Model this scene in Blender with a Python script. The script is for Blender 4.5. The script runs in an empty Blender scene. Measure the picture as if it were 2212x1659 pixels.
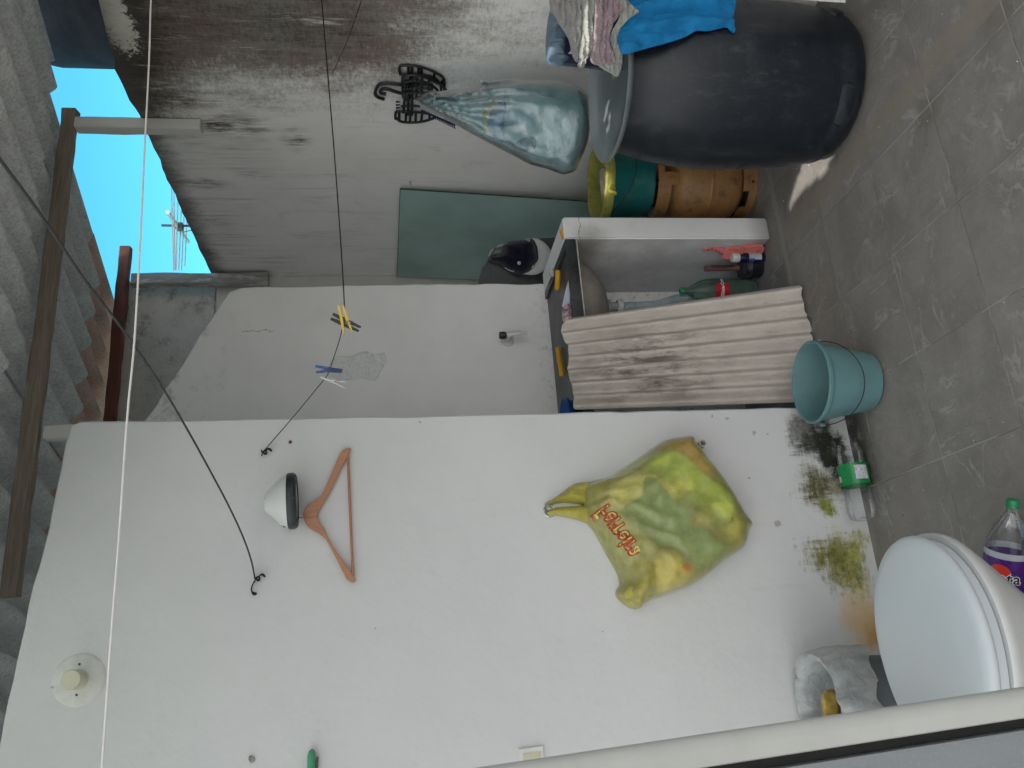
import bpy, bmesh, math, random
from mathutils import Vector, Matrix, noise as mnoise, geometry as mgeo
random.seed(7)
D2R = math.radians
scene = bpy.context.scene
col = scene.collection

# ------------------------------------------------------------------ camera
CAM_H, FPX = 1.6, 1757.0
def cam_axes(yaw, pitch, roll):
    cy, sy, cp, sp = math.cos(yaw), math.sin(yaw), math.cos(pitch), math.sin(pitch)
    F = Vector((sy*cp, cy*cp, -sp)); R0 = Vector((cy, -sy, 0)); U0 = R0.cross(F)
    cr, sr = math.cos(roll), math.sin(roll)
    return R0*cr+U0*sr, U0*cr-R0*sr, F
CR, CU, CF = cam_axes(D2R(19.22), D2R(8.26), D2R(-1.49))
O = Vector((0, 0, CAM_H))
cd = bpy.data.cameras.new('camera'); cam = bpy.data.objects.new('camera', cd); col.objects.link(cam)
X, Y, Z = -CU, CR, -CF                      # the phone was held on its side
cam.matrix_world = Matrix(((X.x, Y.x, Z.x, O.x), (X.y, Y.y, Z.y, O.y), (X.z, Y.z, Z.z, O.z), (0, 0, 0, 1)))
cd.sensor_fit = 'HORIZONTAL'; cd.sensor_width = 36.0; cd.lens = FPX/2212*36
cd.clip_start = 0.02; cd.clip_end = 500
scene.camera = cam

# survey helpers: bearings measured in the photograph -> points on real planes of the yard
def ray(x, y):
    a = (1659-y-829.5)/FPX; b = -(x-1106)/FPX
    return CF+CR*a+CU*b
def W(x, y, ax, val):
    d = ray(x, y); t = (val-O[ax])/d[ax]; return O+d*t
def WP(x, y, p, n):
    d = ray(x, y); return O+d*((p-O).dot(n)/d.dot(n))
YF, YB, XR, YE = 2.62, 3.40, 2.25, 4.42     # front wall, back wall, right wall, end wall

# ------------------------------------------------------------------ mesh kit
class MB:
    def __init__(s): s.v = []; s.f = []; s.m = []
    def add(s, vs, fs, mi=0):
        k = len(s.v); s.v += [Vector(v) for v in vs]; s.f += [tuple(i+k for i in f) for f in fs]; s.m += [mi]*len(fs); return s
    def box(s, a, b, M=None, mi=0):
        (x0, y0, z0), (x1, y1, z1) = a, b
        vs = [Vector(p) for p in ((x0,y0,z0),(x1,y0,z0),(x1,y1,z0),(x0,y1,z0),(x0,y0,z1),(x1,y0,z1),(x1,y1,z1),(x0,y1,z1))]
        if M: vs = [M@v for v in vs]
        return s.add(vs, [(0,3,2,1),(4,5,6,7),(0,1,5,4),(1,2,6,5),(2,3,7,6),(3,0,4,7)], mi)
    def bbox(s, a, b, r=.004, M=None, seg=2, mi=0):
        bm = bmesh.new(); bmesh.ops.create_cube(bm, size=1)
        for v in bm.verts: v.co = Vector((a[i]+(v.co[i]+.5)*(b[i]-a[i]) for i in range(3)))
        bmesh.ops.bevel(bm, geom=bm.edges[:], offset=r, segments=seg, affect='EDGES', profile=.5)
        return s.bm(bm, M, mi)
    def bm(s, bm, M=None, mi=0):
        bm.verts.index_update()
        vs = [(M@v.co) if M else v.co.copy() for v in bm.verts]
        s.add(vs, [[v.index for v in f.verts] for f in bm.faces], mi); bm.free(); return s
    def tube(s, pts, r, n=8, cap=True, mi=0):
        pts = [Vector(p) for p in pts]; rs = r if isinstance(r, (list, tuple)) else [r]*len(pts)
        vs = []; up = None
        for i, p in enumerate(pts):
            t = (pts[min(i+1, len(pts)-1)]-pts[max(i-1, 0)]).normalized()
            if up is None:
                up = t.orthogonal().normalized()
            else:
                up = (up-t*up.dot(t)); up = up.normalized() if up.length > 1e-6 else t.orthogonal().normalized()
            w = t.cross(up)
            for k in range(n):
                a = 2*math.pi*k/n; vs.append(p+(up*math.cos(a)+w*math.sin(a))*rs[i])
        fs = [(i*n+k, i*n+(k+1) % n, (i+1)*n+(k+1) % n, (i+1)*n+k) for i in range(len(pts)-1) for k in range(n)]
        if cap: fs += [tuple(range(n))[::-1], tuple((len(pts)-1)*n+k for k in range(n))]
        return s.add(vs, fs, mi)
    def lathe(s, prof, M=None, n=40, mi=0, wob=None, a0=0, a1=2*math.pi):
        full = abs(a1-a0-2*math.pi) < 1e-6; nn = n if full else n+1
        vs = []
        for (r, z) in prof:
            for k in range(nn):
                a = a0+(a1-a0)*k/n; rr = r*(1+(wob(a, z) if wob else 0))
                v = Vector((rr*math.cos(a), rr*math.sin(a), z)); vs.append(M@v if M else v)
        fs = []
        for i in range(len(prof)-1):
            for k in range(n):
                k2 = (k+1) % nn if full else k+1
                fs.append((i*nn+k, i*nn+k2, (i+1)*nn+k2, (i+1)*nn+k))
        return s.add(vs, fs, mi)
    def poly(s, pts, off):                      # outline prism
        n = len(pts); off = Vector(off); pts = [Vector(p) for p in pts]
        s.add(pts+[p+off for p in pts], [tuple(range(n)), tuple(range(2*n-1, n-1, -1))]+[(i, i+n, (i+1) % n+n, (i+1) % n) for i in range(n)])
        return s
def wpos(o):
    p = Vector(o.location)
    while o.parent: o = o.parent; p = p+Vector(o.location)
    return p
def build(name, mb, mats, parent=None, smooth=True, loc=None, angle=40, fixn=True):
    if parent is None and loc is None:
        n = len(mb.v); c = sum(mb.v, Vector())/n; loc = Vector((c.x, c.y, min(v.z for v in mb.v)))
    base = wpos(parent) if parent else Vector((0, 0, 0))
    l = Vector(loc) if loc is not None else base
    me = bpy.data.meshes.new(name)
    me.from_pydata([tuple(v-l) for v in mb.v], [], mb.f)
    mats = mats if isinstance(mats, (list, tuple)) else [mats]
    for m in mats: me.materials.append(m)
    if len(mats) > 1:
        for p, i in zip(me.polygons, mb.m): p.material_index = i
    if fixn:
        bm = bmesh.new(); bm.from_mesh(me); bmesh.ops.recalc_face_normals(bm, faces=bm.faces[:]); bm.to_mesh(me); bm.free()
    if smooth:
        for p in me.polygons: p.use_smooth = True
        if hasattr(me, 'set_sharp_from_angle'): me.set_sharp_from_angle(angle=D2R(angle))
    o = bpy.data.objects.new(name, me); col.objects.link(o)
    o.location = l-base
    if parent: o.parent = parent
    return o
def tag(o, label=None, cat=None, group=None, kind=None):
    if label: o['label'] = label
    if cat: o['category'] = cat
    if group: o['group'] = group
    if kind: o['kind'] = kind
    return o
def thing(name, label, cat, loc, group=None):
    e = bpy.data.objects.new(name, None); e.empty_display_size = .05; col.objects.link(e); e.location = loc
    return tag(e, label, cat, group)
def interp(pts, n):
    P = [Vector(p) for p in pts]; out = []
    for i in range(len(P)-1):
        a, b, c, d = P[max(i-1, 0)], P[i], P[i+1], P[min(i+2, len(P)-1)]
        for k in range(n):
            t = k/n
            out.append(.5*((2*b)+(c-a)*t+(2*a-5*b+4*c-d)*t*t+(3*b-a-3*c+d)*t**3))
    return out+[P[-1]]
def closed(pts, n):                            # closed Catmull-Rom in 2D
    P = [Vector(p) for p in pts]; m = len(P); out = []
    for i in range(m):
        a, b, c, d = P[i-1], P[i], P[(i+1) % m], P[(i+2) % m]
        for k in range(n):
            t = k/n; out.append(.5*((2*b)+(c-a)*t+(2*a-5*b+4*c-d)*t*t+(3*b-a-3*c+d)*t**3))
    return out
def fill2d(outline, step):
    n = len(outline); xs = [p[0] for p in outline]; ys = [p[1] for p in outline]
    def inside(x, y):
        c = False; j = n-1
        for i in range(n):
            if (ys[i] > y) != (ys[j] > y) and x < (xs[j]-xs[i])*(y-ys[i])/(ys[j]-ys[i])+xs[i]: c = not c
            j = i
        return c
    def dist(x, y):
        best = 1e9
        for i in range(n):
            ax, ay = outline[i-1][0], outline[i-1][1]; bx, by = outline[i][0]-ax, outline[i][1]-ay
            L = bx*bx+by*by or 1e-9; t = max(0, min(1, ((x-ax)*bx+(y-ay)*by)/L))
            q = (x-ax-t*bx)**2+(y-ay-t*by)**2
            if q < best: best = q
        return math.sqrt(best)
    pts = [Vector((p[0], p[1])) for p in outline]; ds = [0.0]*n
    y = min(ys)+step*.5; row = 0
    while y < max(ys):
        x = min(xs)+step*(.5 if row % 2 else 0)
        while x < max(xs):
            if inside(x, y):
                d = dist(x, y)
                if d > step*.45: pts.append(Vector((x, y))); ds.append(d)
            x += step
        y += step*.87; row += 1
    edges = [(i, (i+1) % n) for i in range(n)]
    vo, eo, fo, ov, oe, of = mgeo.delaunay_2d_cdt(pts, edges, [], 1, 1e-4)
    dd = [ds[o[0]] if o else dist(v.x, v.y) for v, o in zip(vo, ov)]
    return vo, fo, dd
def puff(outline, mapper, nrm, D, s, step=8, rough=None, back=0, smooth_n=2, lift=0):
    """soft body: outline (photo bearings) carried to a plane by mapper, swelling along nrm"""
    ol = closed(outline, smooth_n) if smooth_n > 1 else [Vector(p) for p in outline]
    vo, fo, dd = fill2d(ol, step)
    mb = MB(); nrm = Vector(nrm)
    def prof(d): return math.sqrt(max(0, 1-(1-min(1, d/s))**2))
    vs = []
    for v, d in zip(vo, dd):
        k = prof(d); r = rough(v.x, v.y, d, k) if rough else 0
        vs.append(mapper(v.x, v.y)+nrm*(lift+D*k+r*min(1, d/(s*.25))))
    mb.add(vs, fo)
    if back:
        vb = [mapper(v.x, v.y)-nrm*(back*prof(d)-lift) for v, d in zip(vo, dd)]
        mb.add(vb, [tuple(reversed(f)) for f in fo])
    return mb
def fbm(x, y, z=0, o=3): return mnoise.fractal(Vector((x, y, z)), 1, 2, o)

# ------------------------------------------------------------------ material kit
class NT:
    def __init__(s, name):
        s.m = bpy.data.materials.new(name); s.m.use_nodes = True
        s.t = s.m.node_tree; s.t.nodes.clear(); s.out = s.t.nodes.new('ShaderNodeOutputMaterial')
        s.g = s.t.nodes.new('ShaderNodeNewGeometry').outputs['Position']; s.k = s.g
    def n(s, typ, **kw):
        nd = s.t.nodes.new(typ)
        for k, v in kw.items():
            if k.startswith('_'): setattr(nd, k[1:], v)
        return nd
    def lk(s, a, b):
        if isinstance(a, (int, float)): b.default_value = a
        elif isinstance(a, (tuple, list)):
            a = tuple(a)
            b.default_value = a if len(b.default_value) == len(a) else (a+(1,))[:len(b.default_value)]
        else: s.t.links.new(a, b)
    def math(s, op, a, b=0.0, c=0.0, clamp=False):
        nd = s.n('ShaderNodeMath', _operation=op, _use_clamp=clamp)
        s.lk(a, nd.inputs[0]); s.lk(b, nd.inputs[1]); s.lk(c, nd.inputs[2]); return nd.outputs[0]
    def map(s, scale=(1,1,1), loc=(0,0,0), rot=(0,0,0), src=None):
        nd = s.n('ShaderNodeMapping'); s.lk(src or s.g, nd.inputs[0]); s.lk(loc, nd.inputs[1]); s.lk(rot, nd.inputs[2]); s.lk(scale, nd.inputs[3]); return nd.outputs[0]
    def noise(s, scale, det=4, rough=.55, v=None, dist=0, lo=None, hi=None):
        nd = s.n('ShaderNodeTexNoise'); s.lk(v or s.g, nd.inputs['Vector'])
        nd.inputs['Scale'].default_value = scale; nd.inputs['Detail'].default_value = det; nd.inputs['Roughness'].default_value = rough; nd.inputs['Distortion'].default_value = dist
        r = nd.outputs['Fac']
        return r if lo is None else s.rng(r, lo, hi)
    def rng(s, a, lo, hi, o0=0.0, o1=1.0):
        nd = s.n('ShaderNodeMapRange'); nd.interpolation_type = 'SMOOTHSTEP' if (hi > lo) else 'LINEAR'
        s.lk(a, nd.inputs[0]); nd.inputs[1].default_value = lo; nd.inputs[2].default_value = hi; nd.inputs[3].default_value = o0; nd.inputs[4].default_value = o1
        return nd.outputs[0]
    def mix(s, f, a, b, mode='MIX'):
        nd = s.n('ShaderNodeMix', _data_type='RGBA', _blend_type=mode)
        s.lk(f, nd.inputs[0]); s.lk(a, nd.inputs[6]); s.lk(b, nd.inputs[7]); return nd.outputs[2]
    def sep(s, v=None):
        nd = s.n('ShaderNodeSeparateXYZ'); s.lk(v or s.g, nd.inputs[0]); return nd.outputs
    def blob(s, c, r, v=None, fall=.5):
        """soft ellipsoid mask around c with radii r"""
        m = s.map(scale=tuple(1/q for q in r), loc=tuple(-c[i]/r[i] for i in range(3)), src=v)
        nd = s.n('ShaderNodeVectorMath', _operation='LENGTH'); s.lk(m, nd.inputs[0])
        return s.math('SUBTRACT', 1, s.rng(nd.outputs['Value'], fall, 1.0))
    def warp(s, amt, scale):
        nz = s.n('ShaderNodeTexNoise'); s.lk(s.g, nz.inputs['Vector']); nz.inputs['Scale'].default_value = scale; nz.inputs['Detail'].default_value = 4
        a = s.n('ShaderNodeVectorMath', _operation='SUBTRACT'); s.lk(nz.outputs['Color'], a.inputs[0]); a.inputs[1].default_value = (.5,.5,.5)
        b = s.n('ShaderNodeVectorMath', _operation='SCALE'); s.lk(a.outputs[0], b.inputs[0]); b.inputs['Scale'].default_value = amt
        c = s.n('ShaderNodeVectorMath', _operation='ADD'); s.lk(b.outputs[0], c.inputs[0]); s.lk(s.g, c.inputs[1]); return c.outputs[0]
    def bump(s, h, strength=.3, dist=.01, nrm=None):
        nd = s.n('ShaderNodeBump'); s.lk(h, nd.inputs['Height']); nd.inputs['Strength'].default_value = strength; nd.inputs['Distance'].default_value = dist
        if nrm: s.lk(nrm, nd.inputs['Normal'])
        return nd.outputs[0]
    def bsdf(s, color, rough=.6, nrm=None, metal=0, spec=.5, sub=0, trans=0, coat=0):
        nd = s.n('ShaderNodeBsdfPrincipled'); s.lk(color, nd.inputs['Base Color']); s.lk(rough, nd.inputs['Roughness'])
        nd.inputs['Metallic'].default_value = metal; nd.inputs['Specular IOR Level'].default_value = spec
        nd.inputs['Transmission Weight'].default_value = trans; nd.inputs['Coat Weight'].default_value = coat
        if nrm: s.lk(nrm, nd.inputs['Normal'])
        return nd.outputs[0]
    def done(s, sh): s.t.links.new(sh, s.out.inputs[0]); return s.m
def simple(name, c, rough=.5, var=.15, nscale=12, bump=.15, bscale=60, metal=0, spec=.5, coat=0, bd=.003, dust=0):
    t = NT(name); n1 = t.noise(nscale, 5, .6); n2 = t.noise(nscale*6, 3, .6)
    d = tuple(q*(1-var) for q in c[:3]); l = tuple(min(1, q*(1+var)) for q in c[:3])
    cc = t.mix(t.rng(n1, .3, .7), d, l)
    cc = t.mix(t.math('MULTIPLY', t.rng(n2, .5, .8), var*1.2, clamp=True), cc, tuple(q*.6 for q in c[:3]))
    if dust: cc = t.mix(t.math('MULTIPLY', t.noise(nscale*2.3, 6, .7, lo=.45, hi=.7), dust, clamp=True), cc, (.42,.40,.36))
    rr = t.math('ADD', rough, t.math('MULTIPLY', t.math('SUBTRACT', n2, .5), .25), clamp=True)
    return t.done(t.bsdf(cc, rr, t.bump(t.noise(bscale, 5, .6), bump, bd), metal, spec, coat=coat))
def film(name, c, alpha=.5, rough=.3, wr=25, gloss=.25, wrinkle=.5, milky=.5, edge=.35):
    """thin plastic film: part see-through, part diffusing, with a sheen"""
    t = NT(name)
    wv = t.noise(wr, 6, .65, dist=1.2)
    nr = t.bump(wv, wrinkle, .012)
    tr = t.n('ShaderNodeBsdfTransparent'); tr.inputs[0].default_value = tuple(min(1, q*.6+.4) for q in c)+(1,)
    df = t.n('ShaderNodeBsdfDiffuse'); tl = t.n('ShaderNodeBsdfTranslucent')
    cc = t.mix(t.noise(wr*.5, 4, lo=.3, hi=.7), tuple(q*.85 for q in c), tuple(min(1, q*1.12) for q in c))
    t.lk(cc, df.inputs[0]); t.lk(cc, tl.inputs[0]); t.lk(nr, df.inputs['Normal'])
    m1 = t.n('ShaderNodeMixShader'); m1.inputs[0].default_value = milky; t.lk(df.outputs[0], m1.inputs[1]); t.lk(tl.outputs[0], m1.inputs[2])
    lw = t.n('ShaderNodeLayerWeight'); lw.inputs[0].default_value = .5; t.lk(nr, lw.inputs['Normal'])
    m2 = t.n('ShaderNodeMixShader'); t.lk(t.math('ADD', t.math('ADD', alpha, t.math('MULTIPLY', t.math('POWER', lw.outputs['Facing'], 2), edge)), t.math('MULTIPLY', t.math('SUBTRACT', wv, .5), .35), clamp=True), m2.inputs[0]); t.lk(tr.outputs[0], m2.inputs[1]); t.lk(m1.outputs[0], m2.inputs[2])
    gl = t.n('ShaderNodeBsdfGlossy'); gl.inputs['Roughness'].default_value = rough; t.lk(nr, gl.inputs['Normal'])
    fr = t.n('ShaderNodeFresnel'); fr.inputs[0].default_value = 1.45; t.lk(nr, fr.inputs['Normal'])
    m3 = t.n('ShaderNodeMixShader'); t.lk(t.math('MULTIPLY', fr.outputs[0], gloss*4, clamp=True), m3.inputs[0]); t.lk(m2.outputs[0], m3.inputs[1]); t.lk(gl.outputs[0], m3.inputs[2])
    return t.done(m3.outputs[0])
def fwp(x, y): p = W(x, y, 1, YF); return (p.x, p.y, p.z)
def rwp(x, y): p = W(x, y, 0, XR); return (p.x, p.y, p.z)

def mat_front_wall(low=True):
    t = NT('white_painted_render')
    wv = t.warp(.10, 9); wv2 = t.warp(.035, 38)
    base = t.mix(t.noise(2.2, 5, lo=.3, hi=.7), (.575,.585,.595), (.615,.622,.63))
    base = t.mix(t.math('MULTIPLY', t.noise(7, 5, .7, lo=.52, hi=.75), .12), base, (.53,.545,.56))
    x, y, z = t.sep()
    # slightly darker towards the floor
    base = t.mix(t.math('MULTIPLY', t.rng(z, .9, .0), .15), base, (.50,.50,.48))
    base = t.mix(t.math('MULTIPLY', t.noise(1.1, 4, .6, lo=.42, hi=.62), .30), base, (.56,.565,.60))
    base = t.mix(t.math('MULTIPLY', t.noise(5, 5, .7, v=t.map(scale=(4, 1, .22)), lo=.60, hi=.74), .16), base, (.42,.42,.40))
    base = t.mix(t.math('MULTIPLY', t.math('SUBTRACT', 1, t.rng(t.math('ABSOLUTE', t.math('SUBTRACT', t.noise(3.3, 5, .6, v=t.map(loc=(3, 1, 8))), .5)), .0, .012)), .045), base, (.35,.35,.34))
    grit = t.math('MULTIPLY', t.math('ADD', t.noise(48, 7, .8), t.noise(34, 6, .8, v=t.map(scale=(.5, 1, 2.2)))), .5); grit2 = t.noise(22, 8, .8)
    scr = t.math('MULTIPLY', t.math('ADD', t.noise(26, 6, .75, v=t.map(scale=(.55, 1, 2.6))), t.noise(30, 6, .75, v=t.map(scale=(2.4, 1, .5), loc=(2, 2, 2)))), .5)
    soft = t.noise(14, 6, .7); vart = t.noise(45, 5, .75, v=t.map(loc=(7, 7, 7)), lo=.35, hi=.62)
    halo = None
    def st(px, py, rx, rz, colr, amt, g, f=.1, w=None):
        nonlocal base
        c = fwp(px, py)
        m = t.blob(c, (rx, .5, rz), w or wv, f)
        k = t.rng(t.math('ADD', m, t.math('MULTIPLY', t.math('SUBTRACT', g, .5), 3.4 if g is not soft else 1.0)), .15, 1.05)
        base = t.mix(t.math('MULTIPLY', t.math('MULTIPLY', k, t.rng(m, .0, .12)), min(1, amt)), base, colr if g is soft else t.mix(vart, tuple(q*.62 for q in colr), tuple(min(1, q*1.12) for q in colr)))
    for _ in range(1 if low else 0):
     pass
    if not low: st = lambda *a, **k: None
    st(1868, 1345, .17, .13, (.60,.40,.17), .8, soft, .0)
    st(1890, 1370, .10, .08, (.52,.28,.07), .85, soft, .0)
    st(1830, 1190, .17, .17, (.46,.44,.24), .45, soft, .0)
    st(1770, 1050, .13, .14, (.42,.41,.33), .5, soft, .0)
    st(1765, 945, .16, .16, (.30,.30,.28), .5, soft, .0)
    st(1850, 1260, .12, .10, (.50,.44,.14), .75, scr, .0)
    st(1790, 1195, .11, .17, (.18,.175,.04), 1.6, scr, .0)
    st(1815, 1205, .05, .08, (.07,.08,.02), 1., scr, .1)
    st(1830, 1225, .15, .14, (.20,.195,.055), 1.5, grit, .1)
    st(1850, 1190, .11, .07, (.30,.31,.08), 1.2, grit, .1)
    st(1770, 1050, .12, .15, (.12,.11,.06), 1.7, scr, .05)
    st(1790, 1095, .07, .06, (.22,.24,.04), 1.5, grit, .15)
    st(1812, 1040, .08, .05, (.30,.27,.20), 1.4, grit, .15)
    st(1755, 945, .10, .14, (.05,.055,.045), 1.9, scr, .25)
    st(1800, 975, .14, .09, (.025,.03,.02), 2.2, grit2, .3)
    st(1725, 925, .07, .08, (.22,.22,.21), 1.2, grit, .1)
    # paint chips
    for (px, py, r) in ((1300,1360,.004),(808,1357,.004),(905,913,.004)) if not low else ((1682,1128,.014),(1618,1033,.008),(1631,937,.010),(1660,937,.006),(1570,903,.008),(1540,900,.008)):
        c = fwp(px, py); m = t.blob(c, (r, .5, r), wv2, .55)
        base = t.mix(m, base, (.36,.35,.33))
    h = t.math('ADD', t.math('MULTIPLY', t.noise(5, 4), 1.5), t.math('ADD', t.math('MULTIPLY', t.noise(130, 4, .7), .10), t.math('MULTIPLY', t.noise(20, 4), .22)))
    return t.done(t.bsdf(base, .75, t.bump(h, .26, .012), spec=.25))
def mat_white_wall(name, c=(.66,.665,.65), dirt=.35, seed=0.0):
    t = NT(name); g = t.map(loc=(seed, seed, 0))
    base = t.mix(t.noise(3, 5, v=g, lo=.3, hi=.7), tuple(q*.92 for q in c), c)
    base = t.mix(t.math('MULTIPLY', t.noise(9, 7, .75, v=g, lo=.55, hi=.75), dirt), base, (.33,.32,.29))
    h = t.math('ADD', t.math('MULTIPLY', t.noise(6, 4, v=g), 1.2), t.math('MULTIPLY', t.noise(90, 5, .7), .3))
    return t, base, h
def mat_back_wall():
    t, base, h = mat_white_wall('white_rendered_back_wall', (.82,.82,.81), .12, 3.1)
    x, y, z = t.sep()
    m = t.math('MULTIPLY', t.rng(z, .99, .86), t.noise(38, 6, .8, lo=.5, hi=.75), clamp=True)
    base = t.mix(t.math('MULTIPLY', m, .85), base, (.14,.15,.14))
    base = t.mix(t.math('MULTIPLY', t.rng(z, 2.2, 2.65), t.noise(12, 6, .7, lo=.5, hi=.7)), base, (.35,.34,.31))
    # a fine crack
    cr = t.math('SUBTRACT', t.math('ADD', t.math('MULTIPLY', t.noise(9, 5, .7), .10), x), 1.505)
    cm = t.math('MULTIPLY', t.math('LESS_THAN', t.math('ABSOLUTE', cr), .0016), t.math('MULTIPLY', t.math('GREATER_THAN', z, 2.12), t.math('LESS_THAN', z, 2.25)))
    base = t.mix(t.math('MULTIPLY', cm, t.noise(12, 2, lo=.3, hi=.45)), base, (.25,.24,.23))
    return t.done(t.bsdf(base, .75, t.bump(h, .3, .012), spec=.25))
def mat_right_wall():
    t, base, h = mat_white_wall('weathered_white_wall', (.84,.825,.80), .25, 9.7)
    x, y, z = t.sep()
    st = t.noise(4, 8, .82, v=t.map(scale=(1, 1.7, .85)))          # runs washed down the wall
    st2 = t.noise(7, 9, .84, v=t.map(scale=(1, 3.6, .5), loc=(0, 4, 2)))
    fib = t.noise(42, 6, .8, v=t.map(scale=(1, .9, 2.4)))         # brushed, scratchy mould
    # how mouldy: strong near the camera end and near the top edge
    near = t.rng(y, 3.15, 2.46); up = t.rng(z, .95, 1.9); top = t.rng(z, 2.25, 2.62)
    a = t.math('MULTIPLY', near, t.math('ADD', .35, t.math('MULTIPLY', up, .65)))
    core = t.math('ADD', t.math('MULTIPLY', a, 1.5), t.math('MULTIPLY', top, .5))
    body = t.math('SUBTRACT', t.math('ADD', core, t.math('MULTIPLY', t.math('SUBTRACT', st, .5), 1.9)), .52)
    m1 = t.rng(t.math('ADD', body, t.math('MULTIPLY', t.math('SUBTRACT', fib, .5), 1.1)), -.1, .75)
    base = t.mix(t.math('MULTIPLY', m1, .88), base, t.mix(t.noise(3.2, 5, lo=.4, hi=.62), (.15,.135,.12), (.125,.080,.058)))
    blk = t.math('SUBTRACT', t.math('ADD', t.math('ADD', t.math('MULTIPLY', a, .95), t.math('MULTIPLY', t.rng(z, 2.3, 2.6), .7)), t.math('MULTIPLY', t.math('SUBTRACT', st2, .5), 1.7)), .72)
    m2 = t.rng(t.math('ADD', blk, t.math('MULTIPLY', t.math('SUBTRACT', fib, .5), 1.1)), -.1, .6)
    base = t.mix(t.math('MULTIPLY', m2, .9), base, (.048,.040,.033))
    dr_ = t.math('MULTIPLY', t.noise(6, 6, .75, v=t.map(scale=(1, 6.5, .35), loc=(0, 1, 6)), lo=.50, hi=.66), t.math('MULTIPLY', t.rng(z, 1.0, 2.45), t.noise(3, 4, lo=.38, hi=.6)))
    base = t.mix(t.math('MULTIPLY', dr_, .42), base, (.20,.15,.11))
    # separate rust-brown runs below the bracket post and the coping
    for (px, py, ry, rz, amt) in ((470,270,.10,.10,1.),(530,275,.16,.16,.6),(640,300,.12,.10,.8),(430,395,.06,.2,.7),(400,215,.07,.25,.7),(560,380,.05,.12,.5),(470,480,.08,.1,.5),(450,555,.12,.05,.6)):
        c = rwp(px, py); m = t.blob(c, (.5, ry, rz), t.warp(.08, 12), .0)
        base = t.mix(t.math('MULTIPLY', t.math('MULTIPLY', m, t.rng(st2, .42, .6)), amt*1.4, clamp=True), base, (.10,.078,.06))
    # lighter scuffs
    base = t.mix(t.math('MULTIPLY', t.noise(3.1, 8, .8, v=t.map(scale=(1, 4, .5), loc=(0, 9, 0)), lo=.56, hi=.68), .75), base, (.62,.61,.58))
    # flaking patch at the very top where bare cream render shows
    c = rwp(245, 40); m = t.blob(c, (.5, .34, .12), t.warp(.10, 14), .1)
    base = t.mix(t.math('GREATER_THAN', t.math('ADD', m, t.math('MULTIPLY', t.math('SUBTRACT', t.noise(48, 7, .85), .5), 2.6)), .62), base, (.62,.60,.54))
    # dark clean edge line
    base = t.mix(t.math('MULTIPLY', t.rng(t.math('ADD', z, t.math('MULTIPLY', t.math('SUBTRACT', st, .5), .18)), 2.50, 2.62), .8), base, (.10,.09,.08))
    # damp grey base
    hh = t.math('ADD', h, t.math('MULTIPLY', fib, .5))
    return t.done(t.bsdf(base, .8, t.bump(hh, .35, .010), spec=.2))
def mat_concrete(name, a, b, dark=(.12,.115,.105), amt=.6, sc=5):
    t = NT(name); base = t.mix(t.noise(sc, 7, .7, lo=.3, hi=.7), a, b)
    base = t.mix(t.math('MULTIPLY', t.noise(sc*1.7, 8, .8, v=t.map(loc=(5, 1, 3)), lo=.5, hi=.68), amt), base, dark)
    base = t.mix(t.math('MULTIPLY', t.noise(sc*14, 4, .7, lo=.55, hi=.75), .35), base, dark)
    h = t.math('ADD', t.noise(sc*3, 6, .7), t.math('MULTIPLY', t.noise(sc*22, 5, .75), .6))
    return t.done(t.bsdf(base, .85, t.bump(h, .6, .012), spec=.2))
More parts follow.
